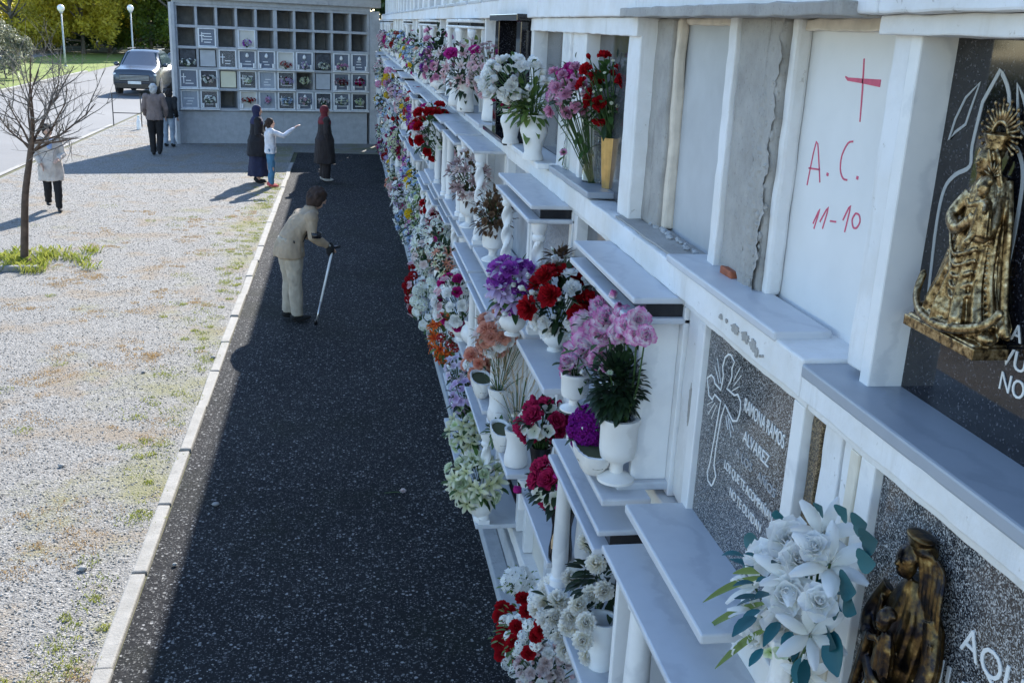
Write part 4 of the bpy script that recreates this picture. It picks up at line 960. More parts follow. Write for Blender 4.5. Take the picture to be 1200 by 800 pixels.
arr(0, (640, 782), (68, 56), [('rose', BLUSH, .05, 14), ('rose', PUREW, .055, 8), ('bud', PALEP, .04, 10)], 'small blush and white roses at the bottom edge below the wreath', ('fol_dark', 50, .04), X=.92, depth=.16)
# ---- the white lilies in front of the grey granite
c = onx(928, 696, .97)
LY = [('lily', 470, 185, 62), ('lily', 490, 295, 72), ('lily', 165, 372, 56), ('lily', 415, 578, 62), ('lily', 330, 345, 60), ('lily', 200, 455, 54), ('rose', 335, 225, 48), ('rose', 322, 430, 48), ('rose', 442, 455, 38), ('rose', 212, 575, 42), ('rose', 305, 545, 44), ('rose', 245, 285, 44), ('rose', 370, 300, 40), ('lily', 150, 560, 44), ('rose', 420, 250, 34), ('open', 300, 640, 20), ('open', 260, 650, 18), ('lily', 400, 740, 44)]
bq = bunch([(kd, PUREW if kd != 'open' else GREENW, 820+x/3.158, 560+y/3.158, d_) for kd, x, y, d_ in LY], .95, 'white lilies and roses with teal leaves before the grey granite slab', 3, ('fol_teal', 46, .06), .09, onx(925, 800, 1.0), scale=1.12)
c = np.array(bq.location)
for px, py, ax, ay, L, W in [(985, 605, 1000, 580, .055, .035), (1000, 615, 1045, 600, .075, .04), (1010, 635, 1050, 622, .085, .045), (1005, 655, 1060, 655, .09, .04), (985, 680, 1030, 700, .085, .05), (990, 700, 1020, 730, .07, .04), (975, 710, 1000, 715, .05, .04),
                             (890, 640, 868, 622, .06, .035), (885, 660, 858, 655, .055, .03), (960, 735, 1000, 770, .10, .045), (975, 740, 985, 800, .09, .045), (940, 770, 935, 800, .06, .03), (975, 690, 985, 712, .05, .04), (918, 612, 912, 598, .05, .03), (960, 600, 966, 585, .05, .03)]:
    p0, p1 = onx(px, py, .99), onx(ax, ay, .97); d = Vector(p1-p0)
    s = MB(); leaf_into(s, (0, 0, 0), d, L, W*1.25, random.random(), up=Vector((-.8, -.5, .2)), droop=.1, fold=.35, n=6); o = s.build('leaf', 'fol_teal', bq, Vector(p0-c), True)
for px, py, ax, ay in [(895, 675, 826, 685), (900, 705, 824, 718), (900, 735, 840, 765), (905, 670, 860, 660)]:
    p0, p1 = onx(px, py, .95), onx(ax, ay, .93); s = MB(); d = Vector(p1-p0); leaf_into(s, (0, 0, 0), d, d.length, .018, .7, up=Vector((-.8, -.5, .2)), droop=.15, n=7); s.build('leaf', 'fol_light', bq, Vector(p0-c), True)
P = onx(918, 800, 1.0); P[2] = 1.951; vase('waisted', P, .20, .085, 'stone_vase', 'white fluted vase under the white lilies with teal leaves', ridges=14, amp=.03)

# ---- the rest of the wall far back: bunch after bunch, with vases
FR = random.Random(21)
PALS = [([WHITE, PUREW], 'white'), ([PINK, PALEP], 'pink'), ([RED, WHITE], 'red and white'), ([YELL, WHITE], 'yellow and white'), ([LILAC, WHITE], 'lilac and white'), ([PURP, PINK], 'purple and pink'), ([PALEP, BLUSH], 'pale pink'), ([BLUE, WHITE], 'pale blue and white'), ([DRED, HOTP], 'dark red'), ([CREAM, GREENW], 'cream'), ([HOTP, WHITE], 'crimson and white'), ([SALM, CREAM], 'salmon')]
pools = {4: (11.6, 27.8), 3: (11.4, 28), 2: (8.7, 28), 1: (12.2, 28)}
for row, (ya, yb) in pools.items():
    y = ya
    while y < yb:
        pal, word = FR.choice(PALS+[PALS[0]]*5+[PALS[4], PALS[7], PALS[9], PALS[6]]); X = FR.uniform(.84, 1.0) if row < 4 else FR.uniform(.94, 1.06)
        rz = FR.uniform(.15, .24) if row < 4 else FR.uniform(.14, .22); rx = FR.uniform(.12, .17); ry = FR.uniform(.16, .24)
        h = FR.uniform(.14, .24); kind = FR.choice(['rose', 'open', 'lily', 'open', 'cluster', 'carnation'])
        dia = .085 if kind != 'cluster' else .13
        z = SHELF[row]
        v = vase(FR.choice(['urn', 'waisted', 'globe', 'baluster']), (X, y, z), h, FR.uniform(.10, .13), 'stone_vase', 'x', n=12)
        b = bouquet((X-.02, y, z+h+rz*.62), (rx, ry, rz), [(kind, pal[0], dia, FR.randint(9, 13)), (FR.choice(['open', 'rose', 'lily']), pal[1], .075, FR.randint(6, 9))], (FR.choice(['fol_green', 'fol_dark', 'fol_dark']), 45, .08), (X, y, z+h*.9), 0, int(y*100)+row, word, row=row)
        b['word'] = word; b['vase_name'] = v.name; y += FR.uniform(.46, .72)
ORD = ['first', 'second', 'third', 'fourth', 'fifth', 'sixth', 'seventh', 'eighth', 'ninth', 'tenth', 'eleventh', 'twelfth', 'thirteenth', 'fourteenth', 'fifteenth', 'sixteenth', 'seventeenth', 'eighteenth', 'nineteenth', 'twentieth',
       'twenty-first', 'twenty-second', 'twenty-third', 'twenty-fourth', 'twenty-fifth', 'twenty-sixth', 'twenty-seventh', 'twenty-eighth', 'twenty-ninth', 'thirtieth'] + ['%dth' % k for k in range(31, 70)]
RN = {4: 'top ledge', 3: 'second ledge', 2: 'third ledge', 1: 'lowest ledge'}
for row in RN:
    L = sorted([(y, i) for i, (r_, y, o) in enumerate(BOUQ) if r_ == row], reverse=True)
    for k, (y, i) in enumerate(L):
        o = BOUQ[i][2]
        if 'word' in o:
            wd = o['word']; where = '%s from the far end of the %s' % (ORD[k], RN[row])
            o['label'] = '%s flowers, %s' % (wd, where); o['group'] = 'bunches far along the niche wall'
            v = bpy.data.objects[o['vase_name']]; v['label'] = 'vase under %s flowers, %s' % (wd, where); v['group'] = 'vases far along the niche wall'
            del o['word']; del o['vase_name']

# ------------------------------------------------------------------ gilded figures on the slabs
def robe(m, prof, nf, amp, oy=.06, n=150, twist_=3.):
    """draped body: sharp pleats deepening towards the hem"""
    zs = [p[0] for p in prof]; rings = []
    for i in range(70):
        z = zs[0]+(zs[-1]-zs[0])*i/69; rx, ry, ox = [float(np.interp(z, zs, [p[k] for p in prof])) for k in (1, 2, 3)]
        t = 1-(z-zs[0])/(zs[-1]-zs[0]); ring = []
        for k in range(n):
            a = 2*PI*k/n; ph = nf*a+twist_*z+.8*math.sin(2*a+z*6)
            f_ = 1+amp*t**.7*(abs(math.sin(ph*.5))*2-1.2)+amp*.35*t*math.sin(ph*2.3+z*9)
            ring.append((ox+rx*f_*math.cos(a), ry*f_*math.sin(a)+oy, z))
        rings.append(ring)
    m.loft(rings)
def face(m, c, r, tilt=0.):
    x, y, z = c
    m.ell((x, y, z), (r*.80, r*.92, r*1.05), 18, 14); m.ell((x, y+r*.45, z-r*.55), (r*.42, r*.42, r*.36), 12, 10)
    m.tube([(x, y+r*.86, z+r*.18), (x, y+r*1.12, z-r*.18)], [r*.09, r*.16], 8); m.ell((x, y+r*.86, z-r*.48), (r*.26, r*.10, r*.07), 10, 6)
    for s in (-1, 1): m.ell((x+s*r*.33, y+r*.78, z+r*.12), (r*.17, r*.12, r*.09), 10, 6); m.tube([(x+s*r*.12, y+r*.88, z+r*.30), (x+s*r*.52, y+r*.70, z+r*.30)], r*.06, 6)
def figure_virgin():
    """robed standing figure with child, crown and crescent base; local x = along the slab, y = out of it, z = up; 1 unit high"""
    m = MB()
    robe(m, [(0.08, .25, .20, 0), (.14, .25, .20, 0), (.20, .215, .18, -.01), (.28, .175, .16, -.01), (.38, .145, .14, 0), (.48, .125, .12, .01), (.56, .115, .11, .01), (.63, .11, .10, .01), (.69, .09, .08, .0), (.73, .045, .06, .0)], 13, .16)
    for s in (-1, 1):                                                        # open mantle with a beaded hem
        pts = dens([(s*.07, .05, .73), (s*.12, .08, .62), (s*.14, .10, .46), (s*.18, .12, .30), (s*.25, .12, .13)], 8)
        m.tube(pts, [.020]*len(pts), 8)
        for p in pts[::1]: m.ell((p[0]*.93, p[1]+.022, p[2]), .009, 6, 5)
        m.tube(dens([(s*.09, .03, .72), (s*.16, .05, .56), (s*.19, .05, .40), (s*.25, .06, .20), (s*.30, .06, .10)], 6), .024, 8)
    m.tube(dens([(-.10, .10, .64), (-.135, .17, .54), (-.03, .215, .50), (.05, .22, .55)], 5), [.034]*10+[.024]*6, 10); m.ell((.065, .225, .56), (.022, .016, .026), 8, 6)
    m.tube(dens([(.10, .09, .64), (.15, .15, .54), (.13, .205, .49), (.08, .23, .50)], 5), [.034]*10+[.024]*6, 10)
    for k in range(5): m.tube(dens([(-.13+.015*k, .165, .47-.035*k), (-.02+.01*k, .215+.004*k, .39-.045*k), (.11, .18, .44-.05*k)], 6), .010, 6)    # swags
    for i in range(9):                                                       # embroidered panel
        for j in range(5):
            z = .14+i*.034; x = (j-2)*.034*(1.25-z); m.ell((x, .06+.165*(1.3-z)*.85, z), .0085, 6, 5)
    for k in range(40): a = PI*(k+.5)/40; m.ell((.245*math.cos(a), .06+.20*math.sin(a), .105), .011, 6, 5)
    m.tube([(0, .08, .70), (0, .11, .765)], .030, 10); face(m, (0, .13, .79), .056)
    for s in (-1, 1):
        m.tube(dens([(s*.015, .10, .855), (s*.055, .10, .82), (s*.066, .09, .76), (s*.085, .07, .69)], 5), .017, 8)
        m.tube(dens([(s*.03, .15, .845), (s*.049, .145, .80), (s*.05, .12, .745)], 5), .008, 6)
    m.ell((0, .075, .83), (.058, .05, .04), 14, 8)
    # child on the arm
    q = MB(); robe(q, [(0, .06, .05, 0), (.08, .048, .045, 0), (.14, .035, .035, 0), (.155, .018, .02, 0)], 9, .12, 0., 60); m.add([(x+.125, y+.20, z+.50) for x, y, z in q.v], q.f)
    face(m, (.12, .225, .695), .040); m.ell((.12, .205, .725), (.035, .034, .024), 10, 8)
    m.tube([(.095, .22, .63), (.06, .25, .615), (.045, .255, .64)], .014, 8); m.tube([(.15, .22, .63), (.175, .245, .60)], .014, 8); m.tube([(.12, .235, .51), (.105, .265, .46)], .018, 8)
    # crescent, cloud base, plinth
    m.tube(dens([(-.33, .12, .25), (-.29, .19, .14), (-.12, .27, .085), (.08, .27, .085), (.25, .19, .14), (.30, .12, .22)], 5), [.008]+[.022]*24+[.008], 10)
    for x, z, r_ in ((-.25, .085, .05), (-.16, .075, .06), (-.05, .07, .06), (.06, .07, .06), (.16, .075, .055), (.24, .085, .05)): m.ell((x, .14, z), (r_*1.1, r_*1.2, r_*.7), 12, 8)
    m.box(-.30, .28, -.0, .25, 0, .05); m.box(-.28, .26, .0, .235, .05, .062)
    return m
def figure_crown(parent, k, mat):
    m = MB()
    m.lathe([(.052, .83), (.06, .845), (.052, .86), (.075, .90), (.07, .91), (.045, .87)], 16, (0, .06, 0))
    for i in range(22):                                                      # rays
        a = -PI*.18+PI*1.36*i/21; L = .085 if i % 2 else .065
        m.tube([(math.cos(a)*.055, .045, .90+math.sin(a)*.055), (math.cos(a)*(.055+L), .045, .90+math.sin(a)*(.055+L))], [.011, .005], 5)
        m.ell((math.cos(a)*(.06+L), .045, .90+math.sin(a)*(.06+L)), .010, 6, 4)
    ring = [(math.cos(2*PI*i/24)*.055, .045, .90+math.sin(2*PI*i/24)*.055) for i in range(25)]; m.tube(ring, .012, 6)
    for i in range(7):
        a = PI*.1+PI*.8*i/6; m.tube([(.125+math.cos(a)*.02, .17, .74+math.sin(a)*.02), (.125+math.cos(a)*.065, .17, .74+math.sin(a)*.065)], [.008, .003], 5)
    m.v = [(x*k, y*k, z*k) for x, y, z in m.v]
    return m
def place_relief(m, me, name, mat, parent, X, y, z, k, turn=0.):
    """mount: local x -> along slab towards camera right (-y), local y -> out (-x)"""
    o = addobj(name, me, parent); c, s = math.cos(turn), math.sin(turn)
    o.matrix_local = Matrix(((-s*k, -c*k, 0, X-1.1), (-c*k, s*k, 0, y), (0, 0, k, z), (0, 0, 0, 1)))
    me.materials.append(M(mat)); return o
fv = figure_virgin(); fv.v = [(x*.95, y*.66, z) for x, y, z in fv.v]; me = remesh(fv, .0042, 0)
REL = place_relief(fv, me, 'gilded_figure', 'bronze', BLACK, 1.203, 1.712, 2.905, .44)
cm = figure_crown(None, 1., 'bronze'); cm.v = [(x*.95, y*.66+.01, z) for x, y, z in cm.v]; o = place_relief(cm, cm.mesh('crown', None), 'crown', 'bronze', BLACK, 1.203, 1.712, 2.905, .44)
def figure_joseph():
    m = MB()
    robe(m, [(0, .16, .14, -.02), (.2, .155, .14, -.01), (.4, .15, .135, .01), (.58, .155, .13, .02), (.70, .145, .11, .02), (.78, .09, .08, .01), (.83, .04, .055, 0)], 11, .15, .05)
    face(m, (-.02, .12, .885), .060)
    for k in range(6): m.tube(dens([(-.02+.022*k, .10-.008*k, .962-.004*k), (.045+.018*k, .10-.01*k, .90), (.065+.022*k, .09, .80), (.10+.022*k, .08, .68-.02*k)], 6), .012, 8)     # veil
    m.ell((0, .06, .945), (.078, .065, .026), 14, 8); m.lathe([(.055, 0), (.07, .03), (.052, .035)], 16, (-.01, .07, .955))
    m.tube(dens([(.15, .08, .74), (.215, .13, .60), (.20, .20, .47), (.05, .245, .44), (-.05, .225, .48)], 6), [.040]*14+[.030]*11, 10)
    m.ell((-.065, .225, .50), (.022, .018, .035), 8, 6)
    m.tube(dens([(-.13, .09, .73), (-.165, .15, .60), (-.09, .215, .555), (-.05, .23, .58)], 6), [.036]*12+[.026]*7, 10)
    for k in range(7): m.tube(dens([(.205-.008*k, .13, .70-.03*k), (.225-.012*k, .175, .52-.035*k), (.12-.012*k, .225, .385-.035*k), (-.03, .215, .40-.02*k)], 6), .010, 8)                # mantle folds
    for k in range(5): m.tube(dens([(-.15+.012*k, .11+.01*k, .70), (-.155+.02*k, .17, .52), (-.13+.03*k, .19, .36)], 6), .009, 8)
    m.tube([(-.045, .25, .60), (-.19, .22, .0)], .016, 10); m.tube([(-.09, .22, .52), (-.235, .18, .0)], .022, 10)
    q = MB(); robe(q, [(0, .055, .05, 0), (.09, .045, .042, 0), (.15, .02, .022, 0)], 9, .12, 0., 60); m.add([(x+.055, y+.235, z+.51) for x, y, z in q.v], q.f)
    face(m, (.045, .262, .70), .040); m.ell((.05, .235, .725), (.036, .034, .024), 10, 8); m.tube([(.03, .27, .62), (-.02, .28, .60)], .013, 8)
    for k in range(8): x = -.14+.04*k; m.tube(dens([(x, .16, .34), (x*1.08+.012*math.sin(k*2), .195, .18), (x*1.15, .185, .0)], 5), .011, 8)
    m.ell((0, .02, -.02), (.23, .12, .05), 14, 8)
    return m
fj = figure_joseph(); fj.v = [(x*.95, y*.62, z) for x, y, z in fj.v]; me = remesh(fj, .0042, 0); place_relief(fj, me, 'bronze_figure', 'bronze_dark', JOS, 1.092, 1.55, 2.02, .56)

# ------------------------------------------------------------------ the far block of small niches
BA, BBp = onz(213, 168), onz(432, 168.5)
ang = math.atan2(BBp[1]-BA[1], BBp[0]-BA[0]); BW = float(np.linalg.norm(BBp-BA)); 
OSS = empty('ossuary_block', (BA[0], BA[1], 0), ang); tag(OSS, 'grey concrete block of small burial niches closing the far end of the path', 'niche block')
def ob(name, mat, x0, x1, y0, y1, z0, z1, bev=.004, parent=OSS): return MB().box(x0, x1, y0, y1, z0, z1).build(name, mat, parent, bev=bev)
NC, NR, ZL, PZ = 10, 5, .93, .548; PX = (BW-.02)/NC; DB = 1.0
ob('base_wall', 'concrete_pale', .05, BW-.05, .0, DB, -.05, ZL-.05); ob('base_post', 'concrete_pale', -.06, .0499, -.06, DB, -.05, ZL-.05)
ob('back_wall', 'concrete_dark', -.02, BW+.05, DB-.1, DB, ZL, ZL+NR*PZ); ob('side_wall', 'concrete_pale', -.12, -.03, -.16, DB, -.05, ZL+NR*PZ+.05); ob('side_wall', 'concrete_pale', BW+.03, BW+.30, -.04, DB, -.05, ZL+NR*PZ+.05)
ob('roof', 'concrete', -.16, BW+.3, -.22, DB+.1, ZL+NR*PZ+.15, ZL+NR*PZ+.38, .01); ob('top_beam', 'concrete_pale', -.029, BW+.029, -.06, DB, ZL+NR*PZ+.03, ZL+NR*PZ+.149)
for r_ in range(NR+1): ob('slab', 'concrete_pale', -.0285, BW+.0285, -.03, DB-.101, ZL+r_*PZ-.04, ZL+r_*PZ+.03)
for r_ in range(NR):
    for c_ in range(NC+1):
        x = c_*PX+.01; hw = .05 if c_ == 5 else .032
        ob('divider', 'concrete_pale', max(-.028, x-hw), min(BW+.028, x+hw), -.005, DB-.102, ZL+r_*PZ+.0301, ZL+(r_+1)*PZ-.0401)
grid = [  # top to bottom as in the photograph: . open, otherwise the front's look
 '..........',
 '.d.p......',
 '#cgssPs#sS',
 'dbyglg.cvS',
 'lw.rlgsbSk']
gm = {'d': 'panel_slate', 'p': 'panel_pale', '#': 'panel_dark', 'c': 'panel_gray', 'g': 'granite_gray', 's': 'panel_slate', 'P': 'panel_pale', 'S': 'panel_slate', 'b': 'panel_dark', 'y': 'panel_cream', 'l': 'marble_gray', 'w': 'granite_gray', 'r': 'panel_pale', 'v': 'panel_slate', 'k': 'panel_dark'}
OR_ = random.Random(5)
ROWN = ['top', 'second', 'middle', 'fourth', 'bottom']
def oss_world(x, y, z): return Vector((BA[0], BA[1], 0))+Matrix.Rotation(ang, 3, 'Z') @ Vector((x, y, z))
for ri, rowt in enumerate(grid):
    r_ = NR-1-ri
    for c_, ch in enumerate(rowt):
        if ch == '.': continue
        x0, x1 = c_*PX+.05, (c_+1)*PX-.03; z0, z1 = ZL+r_*PZ+.031, ZL+(r_+1)*PZ-.041
        pn = ob('niche_front', gm[ch], x0+.02, x1-.02, .015, .06, z0+.02, z1-.02)
        if ch not in 'c#y':
            for a, b, cc, d in ((x0-.012, x0+.02, z0, z1), (x1-.02, x1+.012, z0, z1)): ob('frame', 'marble', a, b, -.035, .03, cc, d)
            ob('frame', 'marble', x0+.0201, x1-.0201, -.034, .03, z1-.022, z1); ob('frame', 'marble', x0+.0201, x1-.0201, -.034, .03, z0, z0+.022)
            ob('shelf', 'marble', x0-.03, x1+.03, -.14, -.0305, z0-.035, z0-.008)
        if ch in 'dgslwSkv' and OR_.random() < .9:
            for q in range(OR_.randint(2, 4)):
                hw = OR_.uniform(.06, .14); zz = z0+.10+q*.075; MB().box(-hw, hw, -.003, .001, 0, .022).build('inscription', 'letter_white', pn, ((x0+x1)/2+OR_.uniform(-.03, .03), .0145, zz))
        if ch in 'dg':
            MB().box(-.012, .012, -.008, .001, 0, .26).box(-.06, .06, -.0075, .0005, .16, .185).build('cross', 'letter_white', pn, (x0+.09, .0145, z0+.11))
        if ch in 'sS':
            MB().lathe([(.001, 0), (.045, .02), (.05, .06), (.02, .12), (.001, .13)], 10).build('oval_portrait', 'letter_white', pn, ((x0+x1)/2, .0, z1-.19), True)
        if ch in 'swSvr' :
            for xx in (x0+.05, x1-.05): MB().lathe([(.03, 0), (.022, .02), (.03, .10), (.032, .12), (.024, .12)], 10).build('corner_vase', 'marble', pn, (xx, -.06, z0+.021), True)
for ri, c_, cols, word, wdt in [(1, 3, [PURP, LILAC], 'lilac', .15), (2, 0, [WHITE, PUREW], 'white', .24), (2, 5, [RED, WHITE], 'red and white', .2), (2, 7, [WHITE, CREAM], 'white and cream', .2), (2, 8, [PINK, CREAM], 'pink and cream', .18), (2, 6, [LILAC, WHITE], 'small mauve', .1),
                       (3, 1, [WHITE, BLUSH], 'pale', .2), (3, 3, [WHITE, GREENW], 'green and white', .13), (3, 5, [LILAC, DRED], 'mauve and maroon', .22), (3, 6, [CREAM, GREENW], 'greenish cream', .17), (3, 8, [DRED, PALEP], 'maroon', .24), (3, 9, [DRED, HOTP], 'crimson', .15),
                       (4, 1, [WHITE, PUREW], 'white ribbon-like', .2), (4, 3, [RED, RED], 'red', .22), (4, 5, [BLUE, WHITE], 'bluish white', .2), (4, 6, [PALEP, WHITE], 'pale pink', .2), (4, 7, [BLUSH, WHITE], 'blush', .18), (4, 8, [WHITE, CREAM], 'white', .22), (4, 9, [GREENW, WHITE], 'pale green', .15), (4, 4, [LILAC, PINK], 'small lilac', .09)]:
    r_ = NR-1-ri; P = oss_world((c_+.5)*PX, -.12, ZL+r_*PZ+.031+(.26 if ri > 2 else .14)); _seed[0] += 1
    ks = OR_.choice(['rose', 'open', 'lily'])
    bouquet(P, (wdt, .09, .11 if ri != 4 or c_ != 3 else .07), [(ks, cols[0], .085, 9), ('open', cols[1], .07, 7)], ('fol_dark', 20, .06), None, 0, _seed[0], '%s flowers on the far block, %s niche row, %s from left' % (word, ROWN[ri], ORD[c_]), face=(0, -1, .3), group='flowers on the far niche block')

# ------------------------------------------------------------------ trees, lamps, background
def leaves_mesh(centers, radii, n_per, size, seed, flat=.9):
    R = np.random.default_rng(seed); V = []; A = []
    for (c, rad, n) in zip(centers, radii, n_per):
        d = R.normal(size=(n, 3)); d /= np.linalg.norm(d, axis=1)[:, None]
        p = c+d*(rad*np.array([1, 1, flat]))*(R.random(n)**.5)[:, None]
        a = R.normal(size=(n, 3)); a /= np.linalg.norm(a, axis=1)[:, None]; b = np.cross(a, R.normal(size=(n, 3))); b /= np.linalg.norm(b, axis=1)[:, None]
        s = size*R.uniform(.6, 1.3, n)[:, None]
        V.append(np.stack([p-a*s, p+b*s*.55, p+a*s, p-b*s*.55], 1)); A.append(np.repeat(np.clip(R.normal(.5+.25*R.normal(), .22, n), 0, 1), 4))
    V = np.concatenate(V).reshape(-1, 3); A = np.concatenate(A); n = len(V)//4
    m = MB(); m.v = V.tolist(); m.f = np.arange(n*4).reshape(-1, 4).tolist(); m.a = A.tolist(); return m
def tree(name, P, H, rad, mat, n, size, seed, label, crown_base=.3, bark='bark_gray', clumps=40):
    R = random.Random(seed); root = empty(name, P); tag(root, label, 'tree', 'trees beyond the road')
    m = MB(); lean = R.uniform(-.4, .4); cb = H*crown_base
    top = Vector((lean, R.uniform(-.3, .3), H*.8))
    m.tube([(0, 0, -.1), (lean*.3, 0, cb), tuple(top)], [H*.017, H*.013, H*.004], 8)
    cs, rs, ns = [], [], []
    for i in range(clumps):
        zz = R.uniform(cb, H); t = (zz-cb)/(H-cb); rr_ = rad*(math.sin(PI*min(1, .18+t*.8))**.7)*R.uniform(.35, 1.); a = R.uniform(0, 6.28)
        c = Vector((lean*zz/H+rr_*math.cos(a), rr_*math.sin(a), zz)); cs.append(np.array(c)); rs.append(R.uniform(.16, .3)*rad); ns.append(n//clumps)
        if i % 3 == 0:
            b0 = Vector((lean*.5, 0, cb*.8+(zz-cb)*.5)); m.tube([b0, b0.lerp(c, .5)+Vector((0, 0, -.1)), c], [H*.009, H*.006, H*.002], 5)
    m.build('trunk', bark, root, smooth=True); leaves_mesh(cs, rs, ns, size, seed).build('crown', mat, root)
    return root
tree('olive_tree', onz(8, 92)*np.array([1, 1, 0]), 2.6, 1.7, 'leaf_gray', 5200, .07, 1, 'grey green olive-like tree at the left edge beyond the road', .12)
for i, (px, yy, H, rad, mat, cb, lab) in enumerate([
    (14, 84, 11, 4.6, 'leaf_yellow', .09, 'yellow autumn tree at the top left corner'), (52, 92, 12, 4.4, 'leaf_yellow', .11, 'yellow autumn tree behind the left globe lamp'), (96, 88, 11, 4.0, 'leaf_yellow', .11, 'yellow green tree between the two globe lamps'),
    (128, 94, 11, 3.4, 'leaf_yellow', .14, 'yellow green tree just left of the right globe lamp'), (176, 94, 13, 4.4, 'leaf_green', .08, 'green tree above the parked silver car'), (206, 90, 13, 4.2, 'leaf_green', .08, 'green tree directly left of the far niche block'),
    (150, 106, 14, 4.6, 'leaf_dark', .06, 'dark evergreen behind the right globe lamp'), (85, 108, 14, 5, 'leaf_dark', .05, 'dark evergreen behind the yellow trees, middle one'), (25, 106, 14, 5, 'leaf_dark', .05, 'dark evergreen behind the yellow trees, leftmost one'),
    (240, 98, 13, 5, 'leaf_green', .08, 'green tree standing behind the left end of the far niche block')]):
    P = ony(px, 40, yy); P[2] = 0
    tree('broadleaf_tree' if 'dark' not in mat else 'evergreen_tree', P, H, rad, mat, 16000, .15 if mat != 'leaf_dark' else .19, 40+i, lab, cb, clumps=80)
# hedge and wood behind
rw = np.random.default_rng(3); cs = [np.array([rw.uniform(-75, 30), rw.uniform(112, 126), rw.uniform(.3, 14)]) for _ in range(520)]
o = leaves_mesh(cs, [rw.uniform(1.4, 2.6) for _ in cs], [75]*len(cs), .42, 9).build('distant_wood', 'leaf_dark', None); tag(o, 'dark mass of distant woodland closing the view at the top left', 'wood', kind='stuff')
cs = [np.array([-24.5-(yy-40)*.045+rw.uniform(-.6, .6), yy, rw.uniform(.2, 1.9)]) for yy in rw.uniform(38, 96, 260)]
cs += [np.array([xx, 99+rw.uniform(-.8, .8), rw.uniform(.2, 2.2)]) for xx in rw.uniform(-26, 0, 120)]
o = leaves_mesh(cs, [rw.uniform(.5, .9) for _ in cs], [70]*len(cs), .16, 10).build('hedge', 'leaf_dark', None); tag(o, 'dark clipped hedge under the yellow trees', 'hedge', kind='stuff')
def lamp(px, py, base_px, label):
    B = onz(*base_px); top = ony(px, py, B[1]); H = top[2]; root = empty('street_lamp', B); tag(root, label, 'street lamp', 'globe lamps by the road')
    MB().tube([(0, 0, 0), (0, 0, .9), (0, 0, H-.25)], [.07, .055, .04], 10).build('pole', 'pole_gray', root, smooth=True)
    MB().lathe([(.13, 0), (.13, .02), (.05, .05), (.05, .3)], 12).build('base_plate', 'pole_gray', root, smooth=True)
    MB().lathe([(.05, -.03), (.11, .0), (.11, .05), (.05, .07)], 14).build('collar', 'pole_gray', root, (0, 0, H-.26), True)
    MB().ell((0, 0, 0), .215, 20, 14).build('globe', 'lamp_globe', root, (0, 0, H), True)
lamp(72.5, 10, (77, 78), 'left globe street lamp among the yellow trees'); lamp(154.5, 10, (157, 76), 'right globe street lamp before the dark trees')
# bare young tree in the yard
def sapling():
    root = empty('bare_tree', tb); tag(root, 'bare young tree with spreading twigs in the gravel yard', 'tree'); R = random.Random(12)
    s = ppm(tb); fork = Vector((.27, 0, 1.74)); m = MB()
    m.tube(dens([(0, 0, -.05), (.05, .01, .45), (.11, -.01, .95), (.20, 0, 1.4), tuple(fork)], 4), [.056-.0012*i for i in range(17)], 10)
    m.ell((.02, 0, .02), (.10, .1, .06), 10, 6); m.build('trunk', 'bark', root, smooth=True)
    tw = MB()
    def grow(p, d, L, r, lev):
        pts = [p]; q = p.copy(); dd = d.copy(); k = 5
        for i in range(k):
            dd = (dd+Vector((R.gauss(0, .10), R.gauss(0, .10), R.gauss(.05, .08)))).normalized(); q = q+dd*L/k; pts.append(q.copy())
        (mm if lev == 0 else tw).tube(pts, [r*(1-.7*i/k) for i in range(k+1)], 6 if lev < 2 else 4, False)
        if lev < 3:
            for j in range([5, 4, 2][lev]):
                t = R.uniform(.25, 1.); b = pts[min(k, int(t*k))]; ax = Vector((R.gauss(0, 1), R.gauss(0, 1), R.gauss(.15, .8))).normalized()
                grow(b, (dd*.75+ax*.75).normalized(), L*R.uniform(.45, .68), r*.48, lev+1)
    for (px, py) in [(0, 85), (8, 130), (30, 40), (60, 25), (95, 45), (133, 95), (130, 140), (95, 145), (18, 55), (75, 70), (110, 75), (-15, 110)]:
        T = ony(px, py, tb[1]+R.uniform(-.5, .5)); v = Vector(T)-Vector(tb)-fork; mm = MB(); L = v.length
        st = fork-Vector((0, 0, R.uniform(0, .25)))
        grow(st, (v.normalized()+Vector((0, 0, -.12))).normalized(), L*.80, .020, 0); mm.build('limb', 'bark', root, smooth=True)
    tw.build('twigs', 'bark_gray', root, smooth=True, kind='stuff')
sapling()
P = onz(20, 317); r = empty('tree_pit_edging', P); tag(r, 'pale edging stone in front of the bare tree', 'edging'); MB().box(-.35, .28, -.05, .05, -.03, .07).build('stone', 'kerb_stone', r, bev=.015); r.rotation_euler.z = .05
# metal rail by the road and bottles
P = onz(150, 148); r = empty('metal_rail', P); tag(r, 'low thin metal rail beside the man at the far end of the yard', 'rail')
for x in (-.42, .42): MB().tube([(x, 0, 0), (x, 0, 1.0)], .018, 6).build('post', 'dark_metal', r)
for z in (.4, .98): MB().tube([(-.42, 0, z), (.42, 0, z)], .014, 6).build('bar', 'dark_metal', r)
P = onz(163, 152); 
r = empty('water_bottle', (P[0], P[1], .0)); tag(r, 'white plastic water bottle standing beside the man', 'bottle'); MB().lathe([(.06, 0), (.065, .02), (.065, .24), (.03, .33), (.025, .38)], 12).build('bottle_body', 'plastic_white', r, smooth=True); MB().lathe([(.028, .37), (.028, .41), (.0, .412)], 10).build('cap', 'plastic_blue', r, smooth=True)

